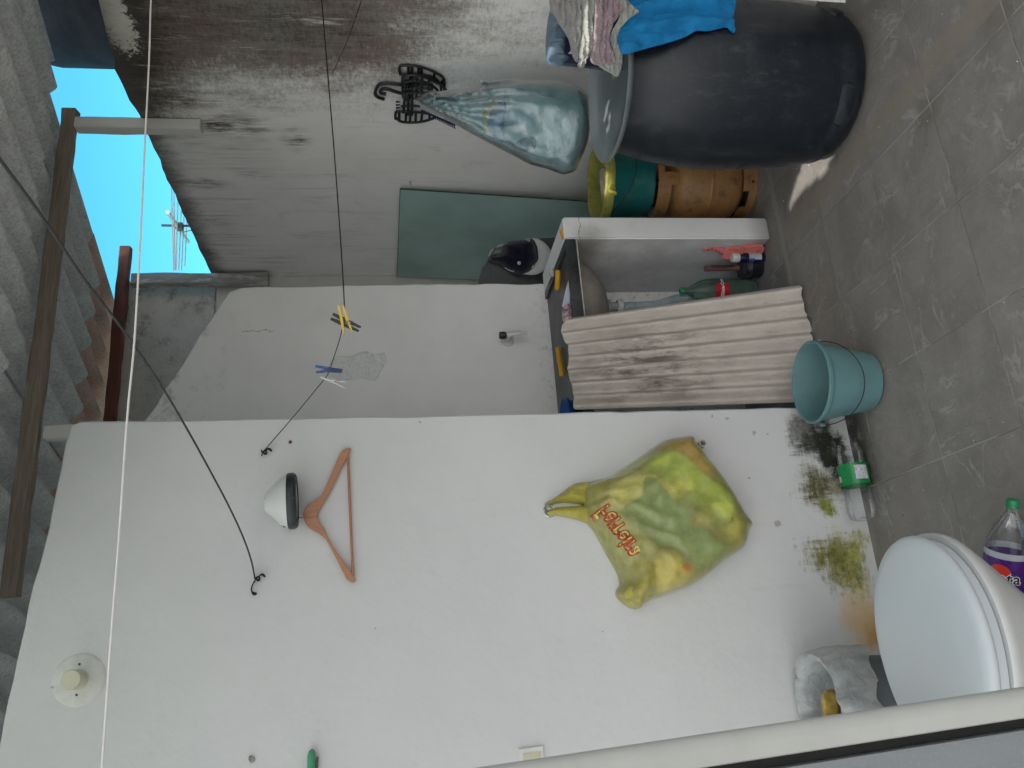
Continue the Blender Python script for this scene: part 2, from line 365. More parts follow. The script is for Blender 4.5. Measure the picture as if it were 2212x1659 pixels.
def mat_floor():
    t = NT('grey_stone_floor_tiles')
    x, y, z = t.sep()
    P = .333; gx = t.math('DIVIDE', t.math('SUBTRACT', x, 1.152), P); gy = t.math('DIVIDE', t.math('SUBTRACT', y, 1.497), .331)
    fx = t.math('FRACT', gx); fy = t.math('FRACT', gy)
    ex = t.math('MINIMUM', fx, t.math('SUBTRACT', 1, fx)); ey = t.math('MINIMUM', fy, t.math('SUBTRACT', 1, fy))
    e = t.math('MINIMUM', ex, ey)
    wn = t.math('MULTIPLY', t.math('SUBTRACT', t.noise(60, 4), .5), .006)
    gm = t.math('SUBTRACT', 1, t.rng(t.math('ADD', e, wn), .0035, .0085))
    cid = t.n('ShaderNodeCombineXYZ'); t.lk(t.math('FLOOR', gx), cid.inputs[0]); t.lk(t.math('FLOOR', gy), cid.inputs[1])
    wnz = t.n('ShaderNodeTexWhiteNoise'); t.lk(cid.outputs[0], wnz.inputs[0])
    off = t.n('ShaderNodeVectorMath', _operation='SCALE'); t.lk(wnz.outputs['Color'], off.inputs[0]); off.inputs['Scale'].default_value = 30
    pv = t.n('ShaderNodeVectorMath', _operation='ADD'); t.lk(off.outputs[0], pv.inputs[0]); t.lk(t.g, pv.inputs[1]); pv = pv.outputs[0]
    n1 = t.noise(4.5, 7, .68, v=pv, dist=.6); n2 = t.noise(28, 6, .7, v=pv); n3 = t.noise(150, 3, .7)
    base = t.mix(t.rng(n1, .32, .68), (.165,.152,.140), (.225,.211,.197))
    base = t.mix(t.rng(wnz.outputs['Value'], 0, 1, 0, .25), base, (.185,.172,.160))
    base = t.mix(t.math('MULTIPLY', t.rng(n2, .52, .72), .35), base, (.31,.30,.285))
    base = t.mix(t.math('MULTIPLY', t.rng(n3, .55, .75), .25), base, (.06,.055,.05))
    rid = t.math('ABSOLUTE', t.math('SUBTRACT', t.noise(3, 5, .6, v=pv, dist=1.0), .5))    # slate ridges
    base = t.mix(t.math('MULTIPLY', t.math('SUBTRACT', 1, t.rng(rid, .0, .024)), t.math('MULTIPLY', t.noise(6, 3, lo=.46, hi=.62), .42)), base, (.38,.37,.36))
    # brownish stains
    for (px, py, r) in ((2000,240,.09),(2160,30,.12)):
        c = W(px, py, 2, 0); m = t.blob(tuple(c), (r, r, .5), t.warp(.12, 8), .1)
        base = t.mix(t.math('MULTIPLY', m, .4), base, (.085,.068,.045))
    # blotchy black along the foot of the white wall
    dm = t.math('MULTIPLY', t.rng(y, 2.42, 2.60), t.math('MULTIPLY', t.rng(x, .35, .55), t.rng(x, 1.0, .80)))
    base = t.mix(t.math('MULTIPLY', dm, t.noise(16, 5, .7, lo=.3, hi=.55)), base, (.022,.024,.018))
    gc = t.mix(t.noise(7, 5, lo=.42, hi=.58), (.31,.295,.27), (.15,.14,.13))
    base = t.mix(t.math('MULTIPLY', gm, .85), base, gc)
    # smeared cement bands where two floors meet
    wy = t.math('MULTIPLY', t.math('SUBTRACT', t.noise(7, 6, .7), .5), .06)
    b1 = t.math('ABSOLUTE', t.math('SUBTRACT', t.math('ADD', x, wy), 1.590))
    m1 = t.math('MULTIPLY', t.math('SUBTRACT', 1, t.rng(b1, .035, .055)), .85)
    base = t.mix(t.math('MULTIPLY', m1, t.noise(18, 5, .7, lo=.2, hi=.5)), base, (.215,.19,.16))
    b2 = t.math('ABSOLUTE', t.math('SUBTRACT', t.math('ADD', y, t.math('MULTIPLY', wy, .35)), 2.795))
    m2 = t.math('MULTIPLY', t.math('SUBTRACT', 1, t.rng(b2, .010, .020)), .8)
    base = t.mix(t.math('MULTIPLY', m2, t.math('MULTIPLY', t.math('GREATER_THAN', x, 1.1), t.noise(25, 4, lo=.2, hi=.5))), base, (.27,.25,.22))
    h = t.math('ADD', t.math('MULTIPLY', n1, 1.1), t.math('ADD', t.math('MULTIPLY', n2, .5), t.math('MULTIPLY', n3, .12)))
    h = t.math('SUBTRACT', h, t.math('MULTIPLY', gm, .5)); h = t.math('ADD', h, t.math('MULTIPLY', t.rng(rid, .0, .03), .10))
    return t.done(t.bsdf(base, t.math('ADD', .42, t.math('MULTIPLY', n2, .35)), t.bump(h, .35, .010), spec=.45))
def mat_wood(name, a, b, sc=(3, 30, 30), paint=None, pamt=.5, rough=.6):
    t = NT(name); g = t.map(scale=sc)
    base = t.mix(t.noise(3, 6, .65, v=g, dist=.8, lo=.3, hi=.7), a, b)
    base = t.mix(t.math('MULTIPLY', t.noise(9, 6, .7, v=g, lo=.55, hi=.7), .6), base, tuple(q*.45 for q in a))
    if paint: base = t.mix(t.noise(7, 6, .75, v=t.map(scale=tuple(max(1, q*.25) for q in sc)), lo=1-pamt-.06, hi=1-pamt+.06), base, paint)
    return t.done(t.bsdf(base, rough, t.bump(t.noise(8, 6, .7, v=g), .4, .006), spec=.35))
def mat_fibre(name, a, b, stain=.5, dark=(.10,.085,.07), sc=3, axis=1):
    t = NT(name); sv = [1, 1, 1]; sv[axis] = .25
    base = t.mix(t.noise(sc*2, 7, .7, lo=.3, hi=.7), a, b)
    base = t.mix(t.math('MULTIPLY', t.noise(sc*1.8, 8, .8, v=t.map(scale=tuple(4*q for q in sv)), lo=.50, hi=.68), stain), base, dark)
    base = t.mix(t.math('MULTIPLY', t.noise(75, 5, .8, lo=.44, hi=.62), .65), base, tuple(q*.48 for q in a))
    base = t.mix(t.math('MULTIPLY', t.noise(95, 4, .8, v=t.map(loc=(3, 3, 3)), lo=.54, hi=.64), .6), base, tuple(min(.8, q*1.6) for q in a))
    h = t.math('ADD', t.noise(55, 7, .8), t.math('MULTIPLY', t.noise(14, 4), .6))
    return t.done(t.bsdf(base, .9, t.bump(h, .55, .006), spec=.15))
M = {}
M['front_wall'] = mat_front_wall(False); M['front_wall_foot'] = mat_front_wall(True); M['back_wall'] = mat_back_wall(); M['right_wall'] = mat_right_wall()
M['rough'] = mat_concrete('rough_old_render', (.74,.71,.68), (.62,.59,.56), (.20,.18,.16), .85, 3.5)
M['pale_rough'] = mat_concrete('pale_old_render', (.52,.53,.54), (.44,.45,.46), (.2,.2,.2), .4, 4)
M['floor'] = mat_floor()
M['roof_grey'] = mat_fibre('grey_fibre_cement', (.82,.83,.83), (.64,.65,.655), .5, (.33,.335,.34), 2.2)
M['roof_pink'] = mat_fibre('faded_red_fibre_cement', (.80,.52,.46), (.66,.41,.36), .35, (.34,.20,.17), 3)
M['brown_wood'] = mat_wood('aged_brown_timber', (.30,.245,.205), (.19,.15,.12), (2, 30, 30), (.42,.39,.35), .28)
M['red_wood'] = mat_wood('red_brown_timber', (.22,.085,.065), (.16,.065,.05), (2, 30, 30))
M['white_wood'] = mat_wood('peeling_white_timber', (.20,.10,.07), (.15,.08,.06), (10, 10, 3), (.66,.655,.62), .80)
M['grey_wood'] = mat_wood('weathered_grey_timber', (.30,.27,.25), (.40,.38,.36), (14, 14, 2), (.58,.58,.58), .45)

# ------------------------------------------------------------------ ground and walls
mb = MB().box((-40, -40, -.30), (40, 40, -.012)); g = build('ground', mb, mat_concrete('bare_earth', (.2,.17,.13), (.15,.13,.1)), smooth=False); tag(g, kind='structure')
mb = MB().box((-3.2, -2.6, -.011), (XR, YE, 0)); fl = build('floor', mb, M['floor'], smooth=False, loc=(0,0,0)); tag(fl, kind='structure')

def slab_xz(outline, y0, y1, name, mat, label, jit=.004, step=.05, cat='wall', rnd=.006):
    """wall of outline (x,z) with a rough hand-plastered edge"""
    P = [Vector(p) for p in outline]; out = []
    for i, a in enumerate(P):
        b = P[(i+1) % len(P)]; L = (b-a).length; n = max(1, int(L/step)); nn = Vector((-(b-a).y, (b-a).x)).normalized()
        for k in range(n):
            q = a+(b-a)*k/n
            if k and (a.y > .02 or b.y > .02): q = q+nn*(fbm(q.x*9, q.y*9, y0*7)*jit+fbm(q.x*45, q.y*45, y0)*jit*.35)
            out.append(q)
    n = len(out); c = sum(out, Vector((0, 0)))/n
    r = rnd
    ins = []
    for i, q in enumerate(out):
        t = (out[(i+1) % n]-out[i-1]).normalized(); nv = Vector((t.y, -t.x))
        if (q+nv*.01-c).length > (q-c).length: nv = -nv
        ins.append(q+nv*r if q.y > .02 else q)
    vs = [Vector((q.x, y0, q.y)) for q in ins]+[Vector((q.x, y0+r, q.y)) for q in out]+[Vector((q.x, y1, q.y)) for q in out]
    fs = [tuple(range(n)), tuple(range(3*n-1, 2*n-1, -1))]
    for k in (0, 1): fs += [(k*n+i, (k+1)*n+i, (k+1)*n+(i+1) % n, k*n+(i+1) % n) for i in range(n)]
    o = build(name, MB().add(vs, fs), mat, angle=60, smooth=False)
    return tag(o, label, cat)
P_ = lambda x, y: (lambda p: (p.x, p.z))(W(x, y, 1, YF))
slab_xz([(-3.2, 0), (.795, 0), P_(1500, 885), P_(1000, 896), P_(500, 905), P_(200, 909), (.826, 2.585), (.815, 2.612), P_(149, 930), P_(140, 960), P_(120, 1060), P_(95, 1180), P_(60, 1310), P_(35, 1430), P_(0, 1600), (-.5, 2.76), (-3.2, 2.95)],
        YF, YF+.14, 'front_wall', [M['front_wall'], M['front_wall_foot']], 'large white plastered wall facing the yard, with green and black mould at its foot')
fw_ = bpy.data.objects['front_wall']; bm = bmesh.new(); bm.from_mesh(fw_.data)
zc_ = .72-fw_.location.z
bmesh.ops.bisect_plane(bm, geom=bm.verts[:]+bm.edges[:]+bm.faces[:], plane_co=(0, 0, zc_), plane_no=(0, 0, 1))
for f in bm.faces: f.material_index = 1 if f.calc_center_median().z < zc_ and abs(f.normal.y) > .5 else 0
bm.to_mesh(fw_.data); bm.free()
Q_ = lambda x, y: (lambda p: (p.x, p.z))(W(x, y, 1, YB))
slab_xz([(.4, 0), (1.68, 0), (1.68, .86), Q_(1190, 612), Q_(1000, 613), Q_(800, 615), Q_(600, 619), Q_(520, 621), Q_(495, 630), Q_(480, 650), Q_(455, 690), Q_(430, 725), Q_(392, 790), Q_(350, 852), Q_(315, 905), (.80, 2.85), (.4, 2.98)],
        YB, YB+.12, 'back_wall', M['back_wall'], 'white wall behind the laundry sink with a slanting broken top edge', jit=.006)
slab_xz([(-3.2, 0), (XR, 0), (XR, 2.60), (-3.2, 2.60)], YE, YE+.15, 'end_wall', mat_white_wall('w2')[0].m, 'narrow painted wall at the far corner behind the glass panel', jit=.001)
t, b, h = mat_white_wall('white_end_wall', (.66,.65,.61), .2, 6.6); col.objects[-1].data.materials[0] = t.done(t.bsdf(b, .8, t.bump(h, .3, .01)))
slab_xz([(-3.2, 2.606), (1.80, 2.606), (2.24, 2.606), (2.235, 3.12), (-3.2, 3.12)][:5], YE+.02, YE+.13, 'upper_end_wall', M['rough'], 'rough unpainted grey render wall standing high under the roof', jit=.004)
mb = MB().box((-3.2, YF+.142, 0), (-3.06, YE-.002, 3.0)); cw = build('closing_wall', mb, M['rough'], smooth=False); tag(cw, 'rough unseen wall added to keep the space behind the white wall dark', 'wall')  # unseen wall added to block light from the left
# right wall (top edge in world y,z)
T = [W(x, y, 0, XR) for (x, y) in ((215, -80), (214, 0), (232, 70), (250, 150), (272, 200), (300, 250), (345, 345), (352, 365), (400, 470), (430, 535), (455, 587))]
pts = [(-2.6, 0), (YE+.15, 0), (YE+.15, 2.625)]+[(p.y, p.z) for p in reversed(T)]+[(1.2, 2.53), (-2.6, 2.5)]
P = [Vector(p) for p in pts]; out = []
for i, a in enumerate(P):
    b = P[(i+1) % len(P)]; n = max(1, int((b-a).length/.04)); nn = Vector((-(b-a).y, (b-a).x)).normalized()
    for k in range(n):
        q = a+(b-a)*k/n; q = q+nn*(fbm(q.x*10, q.y*10)*.007+fbm(q.x*50, q.y*50)*.004) if a.y > 2 and b.y > 2 else q
        out.append(q)
n = len(out); vs = [Vector((XR, q.x, q.y)) for q in out]+[Vector((XR+.15, q.x, q.y)) for q in out]
mb = MB().add(vs, [tuple(range(n)), tuple(range(2*n-1, n-1, -1))]+[(i, i+n, (i+1) % n+n, (i+1) % n) for i in range(n)])
tag(build('side_wall', mb, M['right_wall'], smooth=False), 'tall weathered side wall streaked with black and brown mould', 'wall')
# low pier that carries the sink
t, b, h = mat_white_wall('white_pier_paint', (.80,.80,.80), .15, 1.3)
x, y, z = t.sep()
inner_shade = t.rng(x, 1.634, 1.630)  # inner face greyed in the colour to paint its shade
b = t.mix(t.math('MULTIPLY', inner_shade, .75), b, t.mix(t.noise(6, 6, .7, lo=.35, hi=.65), (.42,.415,.415), (.58,.575,.575)))
cx = W(1265, 535, 0, 1.63); b = t.mix(t.math('MULTIPLY', t.blob(tuple(cx), (.1, .22, .12), t.warp(.05, 20), .1), .7), b, (.16,.14,.11))
b = t.mix(t.math('MULTIPLY', t.rng(z, .10, .0), .7), b, (.17,.155,.14))
cz = t.math('SUBTRACT', z, t.math('ADD', .823, t.math('MULTIPLY', t.math('SUBTRACT', t.noise(14, 4), .5), .05)))
b = t.mix(t.math('MULTIPLY', t.math('LESS_THAN', t.math('ABSOLUTE', cz), .0012), t.math('GREATER_THAN', x, 1.632)), b, (.10,.10,.09))
ed = t.math('ADD', t.math('SUBTRACT', x, 1.63), t.math('MULTIPLY', t.math('SUBTRACT', 1, t.noise(22, 3, lo=.60, hi=.72)), .02))
b = t.mix(t.math('MULTIPLY', t.math('LESS_THAN', ed, .010), t.math('LESS_THAN', y, 2.887)), b, (.27,.25,.23))
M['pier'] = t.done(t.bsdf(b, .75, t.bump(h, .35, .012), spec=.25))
bm = bmesh.new(); bmesh.ops.create_cube(bm, size=1)
a0, b0 = (1.63, 2.885, 0), (1.732, 3.398, .893)
for v in bm.verts: v.co = Vector([a0[i]+(v.co[i]+.5)*(b0[i]-a0[i]) for i in range(3)])
bmesh.ops.bevel(bm, geom=[e for e in bm.edges], offset=.006, segments=2, affect='EDGES')
bmesh.ops.subdivide_edges(bm, edges=bm.edges[:], cuts=0)
pier = build('sink_pier', MB().bm(bm), M['pier']); tag(pier, 'low white pier with chipped edge holding up the sink counter', 'pier')

# ------------------------------------------------------------------ roof
RP0 = Vector((2.01, 2.8, 0)); ra = D2R(5.3); EX = Vector((math.cos(ra), math.sin(ra), 0)); EY = Vector((-math.sin(ra), math.cos(ra), 0))
SL = .155
def roof_z(p): return 2.935+SL*(p.y-3.0)
def sheet(x0, x1, y0, y1, mat, label, lift=0.0, pitch=.177, amp=.036, grp='fibre cement roof sheets', jag=.012, sd=0, shade=None, name='roof_sheet'):
    nx = int(abs(x1-x0)/pitch*12); ny = max(2, int((y1-y0)/.12)); vs = []; th = .007
    for s_ in (0, 1):
        for j in range(ny+1):
            for i in range(nx+1):
                u = x0+(x1-x0)*i/nx; v = y0+(y1-y0)*j/ny
                if j in (0, ny): v += fbm(u*7, sd*3.3+j)*jag
                if i in (0, nx): u += fbm(v*6, sd*1.7+i)*.006
                p = RP0+EX*u+EY*v; p.z = roof_z(p)+amp*math.sin(2*math.pi*u/pitch)+amp+lift+(th if s_ else 0)
                vs.append(p)
    N = (nx+1)*(ny+1); fs = []
    for j in range(ny):
        for i in range(nx):
            a = j*(nx+1)+i; fs.append((a, a+nx+1, a+nx+2, a+1)); fs.append((N+a, N+a+1, N+a+nx+2, N+a+nx+1))
    for i in range(nx):
        fs.append((i, i+1, N+i+1, N+i)); a = ny*(nx+1)+i; fs.append((a, N+a, N+a+1, a+1))
    for j in range(ny):
        a = j*(nx+1); fs.append((a, N+a, N+a+nx+1, a+nx+1)); a += nx; fs.append((a, a+nx+1, N+a+nx+1, N+a))
    o = build(name, MB().add(vs, fs), mat, angle=50); return tag(o, label, 'roof sheet', grp)
def yrow(px, py):                                        # photo bearing -> roof v coordinate
    d = ray(px, py); t = (2.935-SL*3.0+.03-O.z)/(d.z-SL*d.y) if abs(d.z-SL*d.y) > 1e-6 else 5
    p = O+d*t; q = p-RP0; return q.dot(EX), q.dot(EY)
# sun direction (towards the sun, per metre of height) - used for the lamp and for placing the added sun holes in the roof
SUN = Vector((-.40, -.20, 1.0))
SUN_HOLES = []                                              # unseen roof openings added to aim sun patches: (target point, size x, size y, turn)
def hole(p, a, b, rot=0): SUN_HOLES.append((Vector(p), a, b, rot))
hole((1.695, 2.46, 0), .048, .14, -.10); hole((1.712, 2.55, 0), .036, .10, .42); hole((1.688, 2.645, 0), .012, .06, .62)      # light patch on the tiles
hole((1.906, 2.902, .67), .055, .045, .3)                 # rim of the bag-lined bucket
def dirn(azd): a = D2R(azd); return Vector((math.sin(a), math.cos(a), 0))
_p = Vector((1.886, 2.255, 0))-dirn(41)*.225; _a = WP(1254, 20, _p, -dirn(42)); _b = WP(1250, 138, _p, -dirn(42))
hole((_a+_b)/2-dirn(42)*.02, (_a-_b).xy.length*.55, .020, math.atan2((_a-_b).y, (_a-_b).x))                # towels
_p = dirn(37.6)*3.30; _a = WP(1000, 268, _p, -dirn(37.6)); _b = WP(1105, 330, _p, -dirn(37.6))
hole((_a+_b)/2-dirn(37.6)*.012, (_a-_b).xy.length*.5+.02, .050, math.atan2((_a-_b).y, (_a-_b).x))                   # edge of the hanging bag
hole((1.93, 2.21, .845), .022, .045, .7); hole((1.85, 2.37, .845), .012, .05, .4); hole((1.79, 2.36, .845), .012, .035, .4); hole((1.97, 2.17, .845), .015, .03, .3)
def in_hole(p):
    for (c, a, b, r) in SUN_HOLES:
        t_ = p.z-c.z; q = Vector((p.x-SUN.x*t_, p.y-SUN.y*t_))-Vector((c.x, c.y))
        x = q.x*math.cos(r)+q.y*math.sin(r); y = -q.x*math.sin(r)+q.y*math.cos(r)
        if (x/a)**2+(y/b)**2 < 1: return True
    return False
def punch(o, fine=True):
    bm = bmesh.new(); bm.from_mesh(o.data); L = Vector(o.location)
    bmesh.ops.delete(bm, geom=[f for f in bm.faces if in_hole(f.calc_center_median()+L)], context='FACES')
    bm.to_mesh(o.data); bm.free()
rg, rp = M['roof_grey'], M['roof_pink']
sheet(.19, .42, -.02, 1.22, rg, 'narrow grey corrugated roof sheet along the open sky over the side wall', .022, sd=11)
sheet(-.83, .25, -.02, 1.24, rg, 'broad grey corrugated roof sheet second from the open sky', 0, sd=1)
sheet(-1.88, -.77, -.02, 1.20, rg, 'grey corrugated roof sheet above the corner of the white wall', .022, sd=2)
sheet(-2.92, -1.80, -.02, 1.25, rg, 'grey corrugated roof sheet in the dark above the lamp holder', 0, sd=3)
sheet(-.70, .43, 1.08, 2.7, rp, 'faded red corrugated roof sheet beside the sky', .018, sd=4)
sheet(-1.75, -.65, 1.02, 2.7, rp, 'faded red corrugated roof sheet behind the white wall corner', .028, sd=5)
sheet(-2.8, -1.68, 1.15, 2.7, rp, 'faded red corrugated roof sheet hidden in the darkest corner', .018, sd=6)
# the part of the roof over the photographer, with holes added to let sun spots in (one row of finer sheets)
def fine_sheet(x0, x1, y0, y1, label, sd, lift):
    pitch, amp = .177, .036; nx = int((x1-x0)/.014); ny = int((y1-y0)/.014); vs = []; fs = []
    for j in range(ny+1):
        for i in range(nx+1):
            u = x0+(x1-x0)*i/nx; v = y0+(y1-y0)*j/ny; p = RP0+EX*u+EY*v
            p.z = roof_z(p)+amp*math.sin(2*math.pi*u/pitch)+amp+lift; vs.append(p)
    for j in range(ny):
        for i in range(nx):
            a = j*(nx+1)+i; fs.append((a, a+1, a+nx+2, a+nx+1))
    o = build('roof_sheet', MB().add(vs, fs), rg, angle=60); punch(o); return tag(o, label, 'roof sheet', 'fibre cement roof sheets')
fine_sheet(-1.70, .45, -1.50, .05, 'unseen grey roof sheet with small holes added to let sun spots into the yard', 8, -.014)
TS = NT('fill_light_roofing'); _d = TS.n('ShaderNodeBsdfDiffuse'); _t = TS.n('ShaderNodeBsdfTranslucent'); _m = TS.n('ShaderNodeMixShader'); _m.inputs[0].default_value = .78  # unseen translucent roofing, added to spread soft light on the upper walls
_c = TS.mix(TS.noise(6, 5, lo=.3, hi=.7), (.86,.85,.82), (.74,.73,.70)); TS.lk(_c, _d.inputs[0]); TS.lk(_c, _t.inputs[0]); TS.lk(_d.outputs[0], _m.inputs[1]); TS.lk(_t.outputs[0], _m.inputs[2]); rt = TS.done(_m.outputs[0])
sheet(-.85, .45, -2.5, -1.28, rg, 'grey roof sheet above the standing place in the yard', -.024, sd=9)
sheet(-1.74, -.55, -2.5, -1.3, rt, 'unseen milky translucent roof sheet added for soft light over the middle of the yard', -.012, sd=10)
sheet(-2.66, -1.645, -2.5, .09, rt, 'unseen milky translucent roof sheet added for soft light over the toilet', -.030, sd=11)
sheet(-3.7, -2.60, -2.5, .2, rt, 'unseen milky translucent roof sheet added for soft light at the far left of the yard roof', -.010, sd=12)

def beam(a, b, w, h, mat, name, label, cat, group=None, rough=.004, tw=0, up=(0, 0, 1), notch=None):
    """sawn timber from a to b with slightly worn edges"""
    a, b = Vector(a), Vector(b); L = (b-a).length; t = (b-a).normalized(); u = Vector(up); u = (u-t*u.dot(t)).normalized(); s = t.cross(u)
    n = max(2, int(L/.06)); ring = []
    c = .12*min(w, h)
    prof = [(-w/2+c, -h/2), (w/2-c, -h/2), (w/2, -h/2+c), (w/2, h/2-c), (w/2-c, h/2), (-w/2+c, h/2), (-w/2, h/2-c), (-w/2, -h/2+c)]
    vs = []; fs = []
    for i in range(n+1):
        p = a+t*L*i/n
        for k, (x, y) in enumerate(prof):
            j = 1+fbm(i*.35+a.x*3, k*1.3, a.y)*rough/min(w, h)*2
            vs.append(p+s*x*j+u*y*j)
    for i in range(n):
        for k in range(8): fs.append((i*8+k, i*8+(k+1) % 8, (i+1)*8+(k+1) % 8, (i+1)*8+k))
    fs += [tuple(range(8))[::-1], tuple(n*8+k for k in range(8))]
    o = build(name, MB().add(vs, fs), mat, angle=30)
    return tag(o, label, cat, group)
x1 = W(175, 240, 1, 3.0).x
beam((.335, 3.0, 2.892), (x1, 3.0, 2.892), .042, .058, M['brown_wood'], 'roof_purlin', 'long brown timber beam under the grey roof sheets', 'beam')
beam((.3, 4.37, 3.095), (W(265, 535, 1, 4.37).x, 4.37, 3.095), .045, .06, M['red_wood'], 'roof_purlin', 'dark red beam under the far faded red roof sheets', 'beam')
p = W(435, 275, 0, 2.222)
beam((2.222, p.y, p.z), (2.222, p.y, 2.862), .05, .056, M['white_wood'], 'bracket_post', 'white painted timber post on the side wall, sticking up against the sky', 'post', up=(0, 1, 0))
p = W(580, 604, 1, 4.37)
beam((p.x, 4.37, p.z), (p.x, 4.37, 3.045), .07, .06, M['grey_wood'], 'bracket_post', 'peeling grey timber post standing at the far wall corner', 'post', up=(0, 1, 0))
p = W(120, 936, 1, 3.0)
beam((p.x, 3.0, 2.2), (p.x, 3.0, 2.84), .05, .05, mat_wood('white_wood_new', (.16,.055,.035), (.12,.04,.03), (6, 6, 3), (.62,.62,.60), .7), 'bracket_post', 'short white post behind the top corner of the white wall', 'post', up=(0, 1, 0))
# jamb timber near right post foot : screws
# ------------------------------------------------------------------ rooftop tank and aerial against the sky
t = NT('black_tank_plastic'); bb = t.mix(t.noise(3, 7, .7, v=t.map(scale=(1, 1, 3)), lo=.35, hi=.65), (.004,.005,.007), (.012,.013,.016))
M['tank'] = t.done(t.bsdf(bb, .8, t.bump(t.noise(40, 5), .2, .004), spec=.15))
pl = W(200, 150, 0, 3.2); c = Vector((4.05, 2.75, 0))
dl = ray(250, 150); az = math.atan2(dl.x, dl.y); R_ = .85
dist = 4.6; az_c = az+math.asin(R_/dist); c = Vector((dist*math.sin(az_c), dist*math.cos(az_c), 0))
zt = O.z+4.52*ray(138, 150).z/Vector(ray(138, 150).xy).length+.03
prof = [(R_*.97, 1.6), (R_, 1.75), (R_, zt-.03), (R_*.992, zt), (R_*.97, zt+.03), (R_*.93, zt+.055), (R_*.86, zt+.075), (R_*.45, zt+.16), (R_*.33, zt+.17), (R_*.33, zt+.22), (0.001, zt+.24)]
mb = MB().lathe(prof, Matrix.Translation(c), 64)
tk = build('water_tank', mb, M['tank']); tag(tk, 'big black plastic water tank standing beyond the side wall', 'water tank')
mb = MB().box((c.x-1, c.y-1, 0), (c.x+1, c.y+1, 1.6)); tb = build('tank_plinth', mb, M['rough'], smooth=False); tag(tb, 'rough plinth of the neighbour carrying the black water tank', 'plinth')
M['alu'] = simple('weathered_aluminium', (.55,.56,.57), .35, .15, 20, .05, metal=.8)
M['dark_metal'] = simple('dark_metal', (.06,.065,.07), .5, .2, 20, .1, metal=.4)
AY = 13.0
def A(x, y, dy=0): return W(x, y, 1, AY+dy)
an = thing('tv_aerial', 'rooftop aerial with thin rods seen against the blue sky', 'aerial', A(420, 487)-Vector((0, 0, .6)))
build('boom', MB().tube([A(362, 458, -1.0), A(406, 522, 1.3)], .035, 8), M['alu'], an)
mst = MB().tube([A(349, 487, .1), A(470, 489, .1)], .022, 8); build('mast', mst, M['dark_metal'], an)
build('clamp', MB().bbox(A(388, 490)-Vector((.06,.06,.06)), A(388, 490)+Vector((.06,.06,.06)), .01), M['dark_metal'], an)
for i, (xa, ya, xb, yb, dy) in enumerate(((370,395,375,584,-.95),(375,395,378,584,-.7),(385,395,380,584,-.3),(393,415,386,584,.1),(399,430,392,584,.5),(405,450,399,575,.9))):
    build('rod', MB().tube([A(xa, ya, dy), A(xb, yb, dy)], .010, 6), M['alu'], an)
build('cable', MB().tube(interp([A(390, 492), A(396, 501), A(405, 499), A(425, 496)], 6), .008, 6), M['dark_metal'], an)

# ------------------------------------------------------------------ barrel, its lid and what lies on it
BC = Vector((1.886, 2.255, 0))
t = NT('scuffed_black_barrel'); sc_ = t.noise(5, 8, .75, v=t.map(scale=(1, 1, 3)), lo=.5, hi=.72); sc2 = t.noise(22, 6, .8, v=t.map(scale=(1, 1, .35)), lo=.52, hi=.75)
bb = t.mix(t.math('MULTIPLY', sc_, .8), (.007,.011,.017), (.028,.032,.037)); bb = t.mix(t.math('MULTIPLY', sc2, .4), bb, (.08,.085,.085))
bb = t.mix(t.math('MULTIPLY', t.noise(60, 3, .8, v=t.map(scale=(1, 1, 6)), lo=.66, hi=.74), .5), bb, (.22,.22,.22))
M['barrel'] = t.done(t.bsdf(bb, t.math('ADD', .38, t.math('MULTIPLY', sc_, .3)), t.bump(t.noise(30, 5, .7), .12, .004), spec=.45))
prof = [(.0, .004), (.20, .004), (.232, .012), (.250, .035), (.262, .07), (.259, .085), (.270, .12), (.278, .2), (.286, .34), (.287, .42), (.284, .52), (.276, .60), (.262, .68), (.245, .74), (.236, .78), (.236, .815)]
TM = Matrix.Translation(BC)
bt = thing('barrel', 'large scuffed black plastic barrel standing on the tiles by the side wall', 'barrel', BC)
build('body', MB().lathe(prof, TM, 72), M['barrel'], bt)
for a_ in (-2.45, -.9, 1.2): build('foot_boss', MB().lathe([(0, .045), (.03, .042), (.045, .03), (.05, 0)], Matrix.Translation(BC)@Matrix.Rotation(a_, 4, 'Z')@Matrix.Translation((.245, 0, .085))@Matrix.Rotation(math.pi/2, 4, 'Y')@Matrix.Diagonal((1, 1.5, .5, 1)), 20), M['barrel'], bt)
t = NT('cloudy_plastic'); tr = t.n('ShaderNodeBsdfTransparent'); tr.inputs[0].default_value = (.90,.93,.95,1)
b_ = t.bsdf(t.mix(t.noise(6, 5, lo=.3, hi=.7), (.36,.41,.43), (.28,.33,.35)), .28, t.bump(t.noise(14, 3), .1, .01), spec=.5)
mx = t.n('ShaderNodeMixShader'); mx.inputs[0].default_value = .5; t.lk(tr.outputs[0], mx.inputs[1]); t.lk(b_, mx.inputs[2]); M['cloudy'] = t.done(mx.outputs[0])
prof = [(.205, .792), (.232, .812), (.262, .826), (.268, .832), (.270, .838), (.266, .841), (.250, .838), (.218, .828), (.19, .818), (.15, .815), (.0, .814)]
tag(build('basin_lid', MB().lathe(prof, TM, 72), M['cloudy']), 'cloudy grey round plastic lid resting on the black barrel', 'lid')

